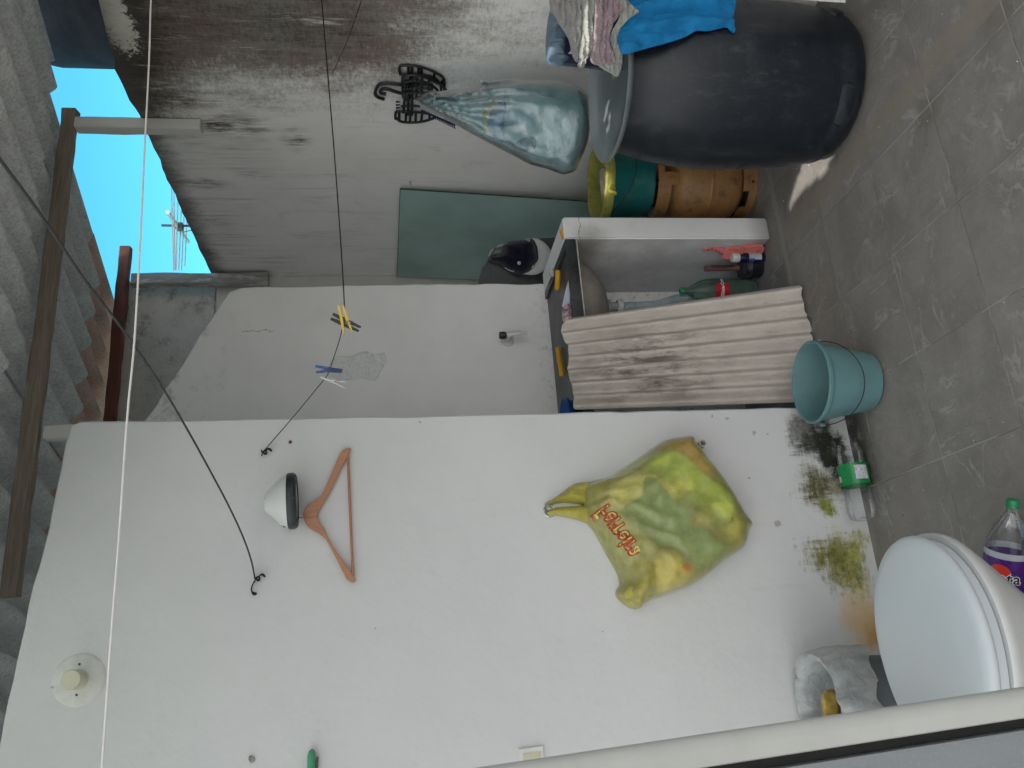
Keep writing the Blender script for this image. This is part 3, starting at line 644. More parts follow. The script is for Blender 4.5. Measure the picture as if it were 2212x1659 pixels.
# towels: stacked, folded, hanging over the edge
def cloth(name, pts, c, nr, D, s, mat, label, cat, seed=0, step=5, wr=.008, ws=.02, back=.01, dirx=(1, 3), group=None, parent=None, rid=0):
    c = Vector(c); nr = Vector(nr).normalized()
    def rough(x, y, d, k): return wr*(fbm(x*ws*dirx[0], y*ws*dirx[1], seed, 4)*1.6)+rid*math.sin(x*.55+4*fbm(x*.02, y*.018, seed+3, 3)+y*.02)
    mb = puff(pts, lambda x, y: WP(x, y, c, nr), nr, D, s, step, rough, back)
    o = build(name, mb, mat, parent)
    return tag(o, label, cat, group) if label else o
def fabric(name, c, c2=None, weave=350, rough=.95, spots=0):
    t = NT(name); b = t.mix(t.noise(14, 6, .7, lo=.3, hi=.7), c, c2 or tuple(q*.75 for q in c))
    b = t.mix(t.math('MULTIPLY', t.noise(weave, 2, .6, lo=.4, hi=.7), .35), b, tuple(q*.55 for q in c))
    if spots: b = t.mix(t.noise(70, 2, .5, lo=.66, hi=.70), b, (.14,.10,.10))
    h = t.math('ADD', t.noise(weave, 2), t.math('MULTIPLY', t.noise(60, 5), .8))
    nd = t.n('ShaderNodeBsdfPrincipled'); t.lk(b, nd.inputs['Base Color']); nd.inputs['Roughness'].default_value = rough; nd.inputs['Specular IOR Level'].default_value = .1
    nd.inputs['Sheen Weight'].default_value = .25; t.lk(t.bump(h, .5, .003), nd.inputs['Normal'])
    return t.done(nd.outputs[0])
M['towel_grey'] = fabric('grey_towelling', (.34,.33,.32)); M['towel_pink'] = fabric('pink_towelling', (.38,.29,.32)); M['towel_sage'] = fabric('pale_sage_towelling', (.38,.40,.36))
M['pink_spot'] = fabric('pink_spotted_cloth', (.48,.36,.37), spots=1)
t = NT('bright_blue_cloth'); b = t.mix(t.noise(9, 6, lo=.3, hi=.7), (.012,.20,.45), (.010,.15,.36)); M['blue_cloth'] = t.done(t.bsdf(b, .8, t.bump(t.math('ADD', t.noise(400, 2), t.math('MULTIPLY', t.noise(18, 6, .6, dist=1.5), 3)), .5, .004), spec=.15))
VN = -dirn(42)                                           # towards the room from the barrel
def Z_(x): return x
# blue cloth on the barrel flank
tn = (Vector((-math.sin(D2R(8)), -math.cos(D2R(8)), 0)))
tp = BC+tn*.292
bl = [(1345,-40),(1400,-60),(1480,-70),(1560,-60),(1590,-10),(1583,40),(1589,62),(1583,72),(1571,60),(1555,62),(1525,68),(1505,66),(1480,80),(1445,92),(1415,100),(1385,108),(1352,117),(1340,112),(1335,85),(1338,40)]
def bl_r(x, y, d, k):
    a = (y*1.0+x*.28)
    return .012*math.sin(a*.11+fbm(x*.01, y*.01)*3)+.016*fbm(x*.010, y*.05, 3, 4)
mb = puff(bl, lambda x, y: WP(x, y, tp, tn), tn, .012, 12, 5, bl_r, .004)
tag(build('cloth', mb, M['blue_cloth']), 'bright blue cloth hanging down the flank of the black barrel', 'cloth')
pc = BC+Vector((.0, .0, .0))-dirn(41)*.215
TW = [  # outline, out, D, material, label
 ('towel', [(1190,-60),(1188,20),(1194,28),(1206,50),(1228,85),(1236,120),(1246,135),(1256,128),(1266,110),(1268,60),(1262,20),(1258,-60)], -.03, .030, 'towel_grey', 'grey towel draped on top of the towel pile, lit by a streak of sun'),
 ('towel', [(1250,-60),(1258,20),(1258,70),(1250,115),(1252,128),(1247,140),(1254,148),(1263,143),(1266,130),(1280,112),(1286,85),(1284,40),(1282,-60)], .0, .022, 'towel_sage', 'pale towel with a rolled sunlit end in the towel pile'),
 ('towel', [(1276,-60),(1284,10),(1282,60),(1276,110),(1274,130),(1284,140),(1300,142),(1312,138),(1322,128),(1318,108),(1312,80),(1320,40),(1340,10),(1340,-60)], .012, .03, 'towel_pink', 'dusty pink towel crumpled in the middle of the pile'),
 ('towel', [(1300,-60),(1316,0),(1318,30),(1306,60),(1302,90),(1308,120),(1300,132),(1292,118),(1286,125),(1296,140),(1316,144),(1328,132),(1322,105),(1316,85),(1326,50),(1345,20),(1350,-60)], .022, .022, 'towel_pink', 'second pink towel with curled edge under the crumpled one'),
 ('towel', [(1322,-60),(1345,-10),(1376,20),(1380,27),(1360,40),(1342,60),(1334,80),(1336,95),(1344,110),(1344,140),(1338,160),(1332,166),(1322,160),(1306,152),(1290,140),(1285,128),(1300,136),(1324,130),(1326,112),(1318,88),(1322,66),(1334,46),(1340,20),(1320,-20)], .03, .014, 'towel_sage', 'pale sage towel at the bottom of the pile hanging over the lid'),
]
for i, (nm, pts, off, D, m, lab) in enumerate(TW):
    cloth(nm, pts, pc+VN*(off), VN, D, 11, M[m], lab, 'towel', seed=i*3.7, step=4, wr=.010, ws=.03, back=.02, dirx=(2.2, .7), rid=.0075, group='folded towels piled on the barrel')
cloth('cloth_scrap', [(1236,60),(1247,98),(1252,116),(1250,126),(1236,118),(1232,100)], pc+VN*-.06, VN, .008, 6, M['pink_spot'], 'small pink spotted cloth corner poking out of the towel pile', 'cloth', 5, 4, back=.004)
# detergent box with the bag behind
M['navy_box'] = simple('navy_carton', (.012,.014,.045), .35, .2, 8, .05)
cl = film('blue_clear_bag', (.30,.46,.60), .62, .25, 30, .35, .6)
bp = BC-dirn(41)*.10
bx = thing('carton', 'dark blue carton standing half hidden by the towels on the barrel', 'box', bp+Vector((0, 0, .84)))
bn = -dirn(38)
q = [WP(x, y, bp, bn) for (x, y) in ((1222,-50),(1218,138),(1238,145),(1300,150),(1345,150),(1345,-50))]
build('panel', MB().poly([WP(x, y, bp, bn) for (x, y) in ((1216,-60),(1217,110),(1222,137),(1300,146),(1345,152),(1345,-60))], -bn*.12), M['navy_box'], bx, smooth=False)
build('flap', MB().poly([WP(x, y, bp+bn*.012, bn) for (x, y) in ((1206,20),(1206,45),(1238,102),(1251,97),(1226,60))], -bn*.004), simple('blue_flap', (.02,.05,.22), .3), bx, smooth=False)
build('pale_strip', MB().poly([WP(x, y, bp+bn*.006, bn) for (x, y) in ((1227,116),(1240,102),(1262,105),(1262,118))], -bn*.003), simple('pale_blue_strip', (.45,.62,.70), .3), bx, smooth=False)
build('print', MB().poly([WP(1250+4*math.cos(a), 130+2.6*math.sin(a), bp+bn*.004, bn) for a in [k*math.pi/6 for k in range(12)]], -bn*.002), simple('white_print', (.7,.72,.75), .4), bx, smooth=False)
cloth('plastic_bag', [(1188,20),(1200,15),(1215,28),(1224,60),(1222,95),(1220,115),(1230,125),(1215,140),(1208,145),(1186,140),(1180,130),(1178,100),(1181,60)], bp-bn*.02, bn, .05, 18, cl, 'pale blue crinkled plastic bag behind the towels on the barrel', 'plastic bag', 2, 5, .012, .03, .03)
# ------------------------------------------------------------------ gas cylinder with a bag-lined bucket on it
GC = Vector((1.992, 3.03, 0)); TM = Matrix.Translation(GC)
t = NT('worn_ochre_paint'); b = t.mix(t.noise(6, 6, .7, lo=.35, hi=.65), (.36,.19,.07), (.25,.13,.05))
b = t.mix(t.math('MULTIPLY', t.noise(16, 8, .8, lo=.5, hi=.66), .8), b, (.10,.055,.03)); b = t.mix(t.noise(45, 4, .8, lo=.66, hi=.72), b, (.42,.34,.25))
M['ochre'] = t.done(t.bsdf(b, .45, t.bump(t.noise(30, 6, .7), .2, .004), spec=.4))
gt = thing('gas_cylinder', 'worn ochre gas cylinder standing behind the white pier', 'gas cylinder', GC)
prof = [(.0, .05), (.09, .05), (.14, .06), (.168, .09), (.178, .13), (.180, .20), (.181, .213), (.183, .216), (.181, .219), (.180, .23), (.178, .30), (.170, .335), (.145, .365), (.10, .385), (.05, .392), (0, .393)]
build('body', MB().lathe(prof, TM, 64), M['ochre'], gt)
mb = MB(); segs = 8
def ringseg(mb, r0, z0, z1, a0, a1, th=.004, flare=0):
    mb.lathe([(r0, z0), (r0+flare, z1), (r0+flare-th, z1), (r0-th, z0), (r0, z0)], TM, max(4, int((a1-a0)/.1)), a0=a0, a1=a1)
ringseg(mb, .150, .0, .034, 0, 6.2831, .005)
for k in range(4): ringseg(mb, .150, .034, .066, k*1.5708-2.35, k*1.5708-2.35+1.05, .005, .006)
build('foot_ring', mb, M['ochre'], gt)
build('foot_hole', MB().lathe([(0, .0), (.006, .0)], TM@Matrix.Rotation(D2R(-119), 4, 'Z')@Matrix.Translation((.152, 0, .022))@Matrix.Rotation(math.pi/2, 4, 'Y'), 12), simple('black_hole', (.004,.004,.004), .9), gt)
mb = MB(); ringseg(mb, .160, .425, .452, 0, 6.2831, .006)
for k, (a, wd) in enumerate(((-1.98, .40), (-.35, .5), (1.3, .5), (2.9, .5))):
    mb.lathe([(.162, .435), (.163, .40), (.160, .375), (.157, .36), (.153, .36), (.155, .40), (.157, .435)], TM, 8, a0=a-wd*.5, a1=a+wd*.35)
ringseg(mb, .162, .395, .43, -3.6, -1.98, .005)
build('collar', mb, M['ochre'], gt)
build('valve', MB().lathe([(0, .39), (.02, .39), (.02, .42), (.012, .42), (.012, .445), (0, .445)], TM, 12), M['dark_metal'], gt)
M['teal'] = simple('teal_plastic', (.005,.125,.125), .42, .12, 6, .08, spec=.4, dust=.12)
bk = thing('small_bucket', 'teal plastic bucket lined with a yellow bag on top of the gas cylinder', 'bucket', GC+Vector((0, 0, .455)))
prof = [(0, .456), (.13, .456), (.140, .460), (.146, .475), (.165, .655), (.170, .66), (.170, .672), (.163, .672), (.158, .655), (.138, .47), (0, .466)]
build('body', MB().lathe(prof, TM, 56), M['teal'], bk)
build('handle', MB().tube([GC+Vector((-.168*math.cos(a)*1.0, -.02-.168*abs(math.sin(a))*.98, .655-.10*math.sin(a))) for a in [math.pi*k/20 for k in range(21)]], .0018, 6), simple('black_wire', (.01,.01,.012), .5), bk)
M['yellow_film'] = film('yellow_bag_film', (.88,.82,.18), .70, .35, 40, .3, .8, .55)
def ylw(a, z): return .020*math.sin(5*a+z*25)+.035*fbm(math.cos(a)*2.2, math.sin(a)*2.2, z*9, 4)
prof = [(.10, .60), (.150, .63), (.158, .68), (.166, .690), (.176, .684), (.179, .67), (.176, .655), (.173, .648)]
liner = build('bag_liner', MB().lathe(prof, TM, 90, wob=lambda a, z: ylw(a, z)*(1 if z > .645 else .6)), M['yellow_film'], bk)
# loose crumple of the liner at the lit side
mb = MB()
cr = GC-dirn(33.3)*.165
for k in range(4):
    p0 = cr+Vector((-.06+.03*k, .01*k, .675+.01*fbm(k, 2))); pts = [p0+Vector((.012*i+.01*fbm(i*.7, k, 1), -.006*math.sin(i*.9+k), -.012*abs(i-3)*.6+.012*fbm(i*.8, k*2, 4))) for i in range(7)]
    mb.tube(interp(pts, 4), [.004+.005*abs(math.sin(i*.31+k)) for i in range(25)], 7)
build('crumple', mb, M['yellow_film'], bk)
mb = puff([(1296,372),(1306,362),(1325,372),(1330,400),(1322,430),(1308,440),(1298,415)], lambda x, y: WP(x, y, GC-dirn(33)*.04, -dirn(33)), -dirn(33), .03, 14, 5, lambda x, y, d, k: .008*fbm(x*.06, y*.06, 2, 3), .02)
build('rubbish', mb, simple('pale_rubbish', (.42,.38,.34), .7, .3, 20, .3), bk)

# ------------------------------------------------------------------ glass panel leaning on the side wall
t = NT('green_tinted_glass'); gb = t.mix(t.noise(2.5, 5, lo=.3, hi=.7), (.36,.50,.465), (.26,.38,.345))
gb = t.mix(t.math('MULTIPLY', t.noise(90, 3, .8, v=t.map(scale=(1, .06, 1)), lo=.70, hi=.74), .4), gb, (.25,.30,.29))
M['glass'] = t.done(t.bsdf(gb, .16, t.bump(t.noise(3, 2), .02, .01), spec=.5))
g0 = WP(858, 605, Vector((XR-.02, 3.5, 0)), Vector((1, 0, 0))); g1 = WP(865, 409, Vector((XR-.02, 3.5, 0)), Vector((1, 0, 0)))
g2 = W(1285, 437, 0, XR-.09); dirr = (g2-g1)/(g1.z-g2.z); g3 = g1+dirr*(g1.z-.003); g4 = Vector((g3.x, g3.y+.86, .003))
g0.y = min(g0.y, YE-.012)
mb = MB().poly([g1, g0, Vector((g4.x, min(g4.y, YE-.02), .003)), g3], Vector((.006, 0, 0)))
gp = build('glass_panel', mb, M['glass'], smooth=False); tag(gp, 'tall green tinted glass panel leaning against the side wall', 'glass panel')
build('edge', MB().tube([g1+Vector((.003, -.001, 0)), g3+Vector((.003, -.001, 0))], .0042, 6), simple('glass_edge', (.01,.045,.035), .2), gp)
build('top_edge', MB().tube([g1+Vector((.003, 0, 0)), g0+Vector((.003, 0, 0))], .0035, 6), simple('glass_edge_top', (.03,.09,.07), .2), gp)

# dark stone offcut in the gap with the cap on its corner
t = NT('dark_granite'); gr = t.mix(t.noise(9, 7, .75, lo=.35, hi=.65), (.022,.025,.027), (.045,.050,.052)); gr = t.mix(t.noise(230, 2, .5, lo=.62, hi=.70), gr, (.12,.125,.13))
gr = t.mix(t.math('MULTIPLY', t.noise(7, 7, .8, v=t.map(loc=(3, 3, 3)), lo=.55, hi=.75), .5), gr, (.13,.125,.115))
M['granite'] = t.done(t.bsdf(gr, t.math('ADD', .22, t.math('MULTIPLY', t.noise(9, 5), .35)), t.bump(t.noise(120, 4), .1, .002), spec=.5))
SP, SN = Vector((1.76, 3.56, 0)), Vector((-.3, -1, 0)).normalized()
ol = [(1033,622),(1036,598),(1042,578),(1052,566),(1056,556),(1066,545),(1100,522),(1150,516),(1215,512),(1320,520),(1320,630)]
pts = [WP(x, y, SP, SN) for (x, y) in ol]; zb = min(p.z for p in pts)
mb = MB().poly(pts+[], -SN*.02)
st = build('stone_offcut', mb, M['granite'], smooth=False); tag(st, 'rough dark granite offcut standing in the gap behind the pier', 'stone slab')
mb = MB().box((1.74, 3.545, 0), (2.0, 3.75, zb)); lg = build('brick_ledge', mb, M['rough'], smooth=False); tag(lg, 'hidden rough ledge behind the pier carrying the granite offcut', 'ledge')
# cap
CP = SP+SN*.035
def cpm(x, y): return WP(x, y, CP, SN)
Z2 = lambda L: [(1880/1.8517+x*420/2212/1.8517, 920/1.8517+y*420/2212/1.8517) for x, y in L]
cp = thing('baseball_cap', 'navy baseball cap with white brim hung on the granite offcut', 'cap', cpm(1110, 555))
navy = fabric('navy_cotton', (.012,.012,.032), (.008,.008,.022), 500)
crown = Z2([(680,330),(800,280),(980,235),(1150,215),(1270,212),(1330,280),(1380,380),(1405,500),(1412,640),(1380,730),(1290,850),(1200,920),(1080,968),(900,900),(740,810),(640,710),(480,690),(400,660),(388,580),(440,560),(560,545),(690,500),(700,440)])
build('crown', puff(crown, cpm, SN, .075, 26, 3.5, lambda x, y, d, k: .006*fbm(x*.05, y*.05, 1), .01, 1), navy, cp)
brim = Z2([(1270,212),(1400,225),(1520,290),(1620,390),(1680,500),(1690,600),(1650,730),(1570,850),(1470,930),(1360,975),(1240,985),(1080,962),(1200,915),(1290,845),(1375,730),(1408,640),(1400,500),(1378,380),(1330,280)])
wb = fabric('white_cotton', (.56,.57,.58), (.50,.51,.52), 500)
build('brim', puff(brim, cpm, SN, .012, 14, 3.5, lambda x, y, d, k: .0, .004, 1, lift=.045), wb, cp)
build('button', MB().lathe([(0, .007), (.006, .006), (.009, 0)], Matrix.Translation(cpm(*Z2([(985,760)])[0])+SN*.076)@SN.to_track_quat('Z', 'Y').to_matrix().to_4x4(), 16), wb, cp)
for L in ([(385,570),(400,520),(430,465),(475,425)], [(548,385),(590,360),(680,335)], [(715,815),(780,860),(840,885),(910,900)]):
    build('piping', MB().tube(interp([cpm(*q)+SN*.03 for q in Z2(L)], 5), .0022, 6), wb, cp)
for L in ([(1330,790),(1345,760),(1375,735),(1385,700)], [(1255,855),(1270,830),(1300,800)]):
    build('stitching', MB().tube(interp([cpm(*q)+SN*.066 for q in Z2(L)], 5), .0028, 6), wb, cp)
for L in ([(1118,255),(1215,245),(1213,315),(1118,262)], [(1135,262),(1200,262)], [(1150,280),(1205,285)]):
    build('emblem', MB().tube([cpm(*q)+SN*.070 for q in Z2(L)], .0014, 5), wb, cp)
build('strap', puff(Z2([(500,400),(560,385),(690,375),(700,440),(690,510),(640,540),(500,548),(430,560),(420,540),(470,490)]), cpm, SN, .01, 8, 3, None, .003, 1, lift=.012), simple('clear_strap', (.10,.11,.10), .3), cp)

# ------------------------------------------------------------------ laundry sink
sk_ = thing('laundry_sink', 'dark stone laundry counter with a cement bowl showing under it', 'sink', Vector((1.3, 3.1, .86)))
zt_ = .889; zs = .852
bm = bmesh.new(); bmesh.ops.create_cube(bm, size=1)
for v in bm.verts: v.co = Vector(((.81, 1.628)[v.co.x > 0], (2.885, 3.398)[v.co.y > 0], (zs, zt_-.008)[v.co.z > 0]))
bmesh.ops.bevel(bm, geom=bm.edges[:], offset=.004, segments=2, affect='EDGES')
build('counter', MB().bm(bm), M['granite'], sk_)
mb = MB().bbox((.812, 2.88, zs-.003), (1.626, 2.90, zt_+.004), .003).bbox((1.596, 2.902, zt_-.0075), (1.627, 3.39, zt_+.004), .003)
build('raised_rim', mb, M['granite'], sk_)
build('edge_mortar', MB().tube([(x, 2.8795+.001*fbm(x*30, 1), zs-.006) for x in [.82+.02*i for i in range(41)]], [.0025+.0015*fbm(i*.9, 2) for i in range(41)], 6), simple('pale_mortar', (.45,.44,.41), .9), sk_)
t = NT('cement_bowl'); b = t.mix(t.noise(8, 7, .7, lo=.35, hi=.65), (.33,.29,.25), (.24,.22,.20)); b = t.mix(t.math('MULTIPLY', t.noise(20, 6, .8, lo=.55, hi=.7), .6), b, (.13,.10,.08)); b = t.mix(t.noise(11, 4, .8, v=t.map(loc=(1, 7, 2)), lo=.68, hi=.72), b, (.50,.49,.47))
M['cement'] = t.done(t.bsdf(b, .85, t.bump(t.noise(50, 5, .7), .5, .004), spec=.2))
cb = W(1310, 656, 1, 3.14); BX = Vector((cb.x-.015, 3.14, 0)); bd = zs-cb.z
build('bowl', MB().lathe([(.005, zs-bd), (.03, zs-bd), (.07, zs-bd*.90), (.11, zs-bd*.72), (.145, zs-bd*.48), (.165, zs-bd*.24), (.175, zs-.003), (.16, zs-.003)], Matrix.Translation(BX)@Matrix.Diagonal((1.28, 1.1, 1, 1)), 48, wob=lambda a, z: .012*fbm(math.cos(a)*2, math.sin(a)*2, z*8)), M['cement'], sk_)
M['grey_pvc'] = simple('grey_plastic_pipe', (.27,.28,.29), .45, .1, 15, .05)
M['pale_pvc'] = simple('dirty_white_plastic', (.52,.52,.50), .45, .15, 25, .1)
dz = zs-bd
build('drain', MB().lathe([(.022, dz+.004), (.032, dz+.002), (.032, dz-.012), (.021, dz-.016), (.021, dz-.045), (.026, dz-.046), (.026, dz-.060)], Matrix.Translation(BX), 24), M['grey_pvc'], sk_)
build('nut', MB().lathe([(.030, dz-.045), (.032, dz-.048), (.032, dz-.068), (.026, dz-.072)], Matrix.Translation(BX), 10), M['pale_pvc'], sk_)
hp = interp([BX+Vector((0, 0, dz-.06)), BX+Vector((.0, 0, dz-.14)), BX+Vector((.012, .01, dz-.24)), BX+Vector((.045, .02, dz-.34)), BX+Vector((.055, .03, dz-.46)), BX+Vector((.05, .05, .03)), BX+Vector((-.02, .12, .02))], 40)
build('hose', MB().tube(hp, [.020+.0022*math.sin(i*1.35) for i in range(len(hp))], 16), film('grey_corrugated_hose', (.42,.50,.54), .93, .35, 30, .2, .1, .2), sk_, angle=80)
# odds and ends on the counter
M['orange_plastic'] = simple('yellow_orange_plastic', (.62,.30,.015), .45, .08, 20, .05)
def strip(pts, r, lab, flat=.55):
    o = build('plastic_strip', MB().tube(interp(pts, 5), r, 10), M['orange_plastic']); return tag(o, lab, 'plastic strip', 'short yellow plastic strips on the counter')
zc = zt_-.008
def C3(x, y, z): return W(x, y, 2, z)
strip([C3(1205, 586, .90), C3(1205, 600, .902), C3(1204, 624, .900)], .012, 'yellow plastic strip at the wall corner beside the cap')
strip([C3(1205, 752, .897), C3(1208, 775, .897), C3(1213, 800, .897), C3(1214, 813, .897)], .012, 'longest yellow plastic strip lying at the back of the counter near the white wall')
strip([W(1214, 498, 1, 2.91), W(1216, 505, 1, 2.91), W(1219, 515, 1, 2.905)], .011, 'yellow plastic bit squeezed at the top of the white pier')
strip_w = build('mortar_lump', MB().bbox(C3(1197, 592, .89)-Vector((.012,.01,0)), C3(1197, 592, .89)+Vector((.02,.012,.022)), .006, seg=3), M['pale_pvc']); tag(strip_w, 'small whitish lump behind the yellow strip at the wall corner', 'lump')
pp = [W(x, y, 1, 2.93) for (x, y) in ((1232,604),(1230,668),(1214,662),(1222,625),(1229,600))]
tag(build('paper_scrap', MB().poly(pp, (0, .002, 0)), simple('pale_paper', (.50,.53,.62), .6), smooth=False), 'pale folded scrap of paper sticking up from the counter rim', 'paper')
t = NT('printed_wrapper'); b = t.mix(t.noise(60, 3, .6, lo=.45, hi=.5), (.35,.16,.20), (.45,.40,.38)); b = t.mix(t.noise(45, 3, .6, v=t.map(loc=(2, 2, 2)), lo=.55, hi=.6), b, (.12,.09,.16)); M['wrapper'] = t.done(t.bsdf(b, .3, t.bump(t.noise(50, 4), .5, .005)))
tag(build('wrapper', puff([(1216,664),(1226,656),(1234,662),(1240,690),(1236,704),(1220,700),(1214,684)], lambda x, y: W(x, y, 1, 2.93), (0, -1, 0), .02, 8, 3, lambda x, y, d, k: .004*fbm(x*.2, y*.2), .01), M['wrapper']), 'crumpled pink printed wrapper on the counter above the leaning sheet', 'wrapper')
cb = W(1243, 868, 2, .889); cb = Vector((.90, 2.97, .885))
tag(build('plastic_bowl', MB().lathe([(0, .0), (.05, .0), (.085, .03), (.10, .06), (.104, .062), (.10, .055), (.05, .006), (0, .005)], Matrix.Translation(Vector((.875, 2.985, .882))), 36), simple('blue_plastic', (.008,.06,.22), .35)), 'blue plastic bowl on the counter hidden behind the leaning sheet', 'bowl')

# tap on the back wall
M['white_plastic'] = simple('yellowed_white_plastic', (.58,.58,.555), .4, .08, 15, .05)
tp_ = thing('tap', 'small white plastic tap with black knob on the back wall', 'tap', W(1096, 736, 1, YB))
def B(x, y, d=0): return W(x, y, 1, YB-d)
e = B(1097, 736, .0); f_ = B(1097, 710, .075)
build('flange', MB().lathe([(0, .010), (.014, .012), (.026, .008), (.030, 0)], Matrix.Translation(e)@Matrix.Rotation(math.pi/2, 4, 'X'), 28), M['white_plastic'], tp_)
c0 = Vector((e.x, YB, e.z)); c1 = Vector((e.x, YB-.07, e.z))
build('pipe', MB().tube([c0, c1], .0095, 14), M['white_plastic'], tp_)
build('spout', MB().tube([c1+Vector((0, .004, .012)), c1+Vector((0, -.004, -.008)), c1+Vector((.0, -.010, -.022)), c1+Vector((0, -.012, -.040))], [.010, .011, .0105, .0105], 14), M['white_plastic'], tp_)
build('collar', MB().lathe([(.0125, 0), (.0135, .002), (.0135, .018), (.0125, .02)], Matrix.Translation(c1+Vector((0, -.012, -.052))), 6), M['white_plastic'], tp_)
build('nozzle', MB().lathe([(.007, 0), (.0075, .028), (.0, .028)], Matrix.Translation(c1+Vector((0, -.012, -.078))), 14), M['white_plastic'], tp_)
build('knob', MB().lathe([(0, .034), (.014, .033), (.0175, .027), (.0175, .006), (.012, 0), (0, 0)], Matrix.Translation(c1+Vector((0, .006, .014))), 10), simple('black_plastic', (.012,.012,.013), .4), tp_)

# ------------------------------------------------------------------ things stored under the sink
c = W(1450, 632, 1, 3.10)
def bottle(name, label, cat, base, axis, L, R, mats, prof=None, turn=0, capc=None, body='clear', loc=None):
    pass
def clear_plastic(name, tint, dens=.12, rough=.06):
    t = NT(name); tr = t.n('ShaderNodeBsdfTransparent'); tr.inputs[0].default_value = tint+(1,)
    gl = t.n('ShaderNodeBsdfGlossy'); gl.inputs['Roughness'].default_value = rough
    lw = t.n('ShaderNodeLayerWeight'); lw.inputs[0].default_value = .35; nr = t.bump(t.noise(30, 3), .25, .004); t.lk(nr, gl.inputs['Normal']); t.lk(nr, lw.inputs['Normal'])
    df = t.n('ShaderNodeBsdfDiffuse'); df.inputs[0].default_value = tuple(q*.6 for q in tint)+(1,)
    m0 = t.n('ShaderNodeMixShader'); m0.inputs[0].default_value = dens; t.lk(tr.outputs[0], m0.inputs[1]); t.lk(df.outputs[0], m0.inputs[2])
    m1 = t.n('ShaderNodeMixShader'); t.lk(t.math('MULTIPLY', lw.outputs['Fresnel'], .42), m1.inputs[0]); t.lk(m0.outputs[0], m1.inputs[1]); t.lk(gl.outputs[0], m1.inputs[2])
    return t.done(m1.outputs[0])
M['clear'] = clear_plastic('clear_plastic', (.965,.975,.975), .03)
M['clear_green'] = clear_plastic('green_clear_plastic', (.50,.66,.56), .18)
M['green_cap'] = simple('green_cap', (.01,.20,.08), .35, .05)
def text_mesh(s, size, off=0.0, mat=None, ext=0):
    cu = bpy.data.curves.new('txt', 'FONT'); cu.body = s; cu.size = size; cu.space_character = 1.08; cu.offset = off; cu.align_x = 'CENTER'; cu.align_y = 'CENTER'; cu.resolution_u = 3
    ob = bpy.data.objects.new('txt', cu); col.objects.link(ob)
    dg = bpy.context.evaluated_depsgraph_get(); me = bpy.data.meshes.new_from_object(ob.evaluated_get(dg))
    vs = [v.co.copy() for v in me.vertices]; fs = [tuple(p.vertices) for p in me.polygons]
    bpy.data.objects.remove(ob); bpy.data.curves.remove(cu); bpy.data.meshes.remove(me)
    return vs, fs
def subdiv(vs, fs, mx):
    bm = bmesh.new(); bv = [bm.verts.new(v) for v in vs]
    for f in fs:
        try: bm.faces.new([bv[i] for i in f])
        except ValueError: pass
    bmesh.ops.triangulate(bm, faces=bm.faces[:])
    for _ in range(4):
        L = [e for e in bm.edges if e.calc_length() > mx]
        if not L: break
        bmesh.ops.subdivide_edges(bm, edges=L, cuts=1); bmesh.ops.triangulate(bm, faces=bm.faces[:])
    bm.verts.index_update(); o = ([v.co.copy() for v in bm.verts], [[v.index for v in f.verts] for f in bm.faces]); bm.free(); return o
M['red_label'] = simple('red_label', (.50,.008,.012), .35, .05); M['white_ink'] = simple('white_ink', (.75,.75,.75), .4, .03)
def frame(axis, ref):
    """matrix whose Z is axis and X points to ref"""
    z = Vector(axis).normalized(); x = Vector(ref); x = (x-z*x.dot(z)).normalized(); y = z.cross(x)
    return Matrix(((x.x, y.x, z.x, 0), (x.y, y.y, z.y, 0), (x.z, y.z, z.z, 0), (0, 0, 0, 1)))
PET = [(0, .012), (.018, .004), (.035, .0), (.046, .006), (.053, .03), (.054, .06), (.0525, .065), (.054, .07), (.054, .20), (.0525, .205), (.0525, .225), (.049, .24), (.038, .268), (.024, .292), (.015, .305), (.0135, .318), (.016, .320), (.016, .323), (.013, .325), (.013, .335)]
def cyl_text(s, size, R, Mx, ang, z, rot=0, off=0, flip=False):
    vs, fs = text_mesh(s, size, off); vs, fs = subdiv(vs, fs, size*.25); out = []
    for v in vs:
        a, b = v.x, v.y
        if flip: a = -a
        a, b = a*math.cos(rot)-b*math.sin(rot), a*math.sin(rot)+b*math.cos(rot)
        th = ang+a/R; out.append(Mx@Vector((R*math.cos(th), R*math.sin(th), z+b)))
    return MB().add(out, fs)
# upright soft-drink bottle below the bowl (stands on the floor)
bb_ = Vector((1.49, 3.10, .035)); ax = Vector((.02, .03, 1)); Mx = Matrix.Translation(bb_-Vector((0,0,.03)))@frame(ax, -dirn(25))
ck = thing('soda_bottle', 'green tinted soda bottle with green cap and red label under the sink', 'bottle', bb_)
build('body', MB().lathe(PET, Mx, 40), M['clear_green'], ck)
build('cap', MB().lathe([(.0135, .318), (.0155, .32), (.0155, .338), (.0135, .341), (0, .341)], Mx, 24), M['green_cap'], ck)
for a in (-2.1, -.02, 2.0):
    lb = build('label', MB().lathe([(.0545, .135), (.0545, .195)], Mx, 14, a0=a-.62, a1=a+.62), M['red_label'], ck)
build('lettering', cyl_text('Coca-Cola', .020, .0550, Mx, -.45, .165, math.pi/2*0+0, .0006), M['white_ink'], ck)
build('lettering', cyl_text('Coca-Cola', .020, .0550, Mx, .35, .165, 0, .0006), M['white_ink'], ck)
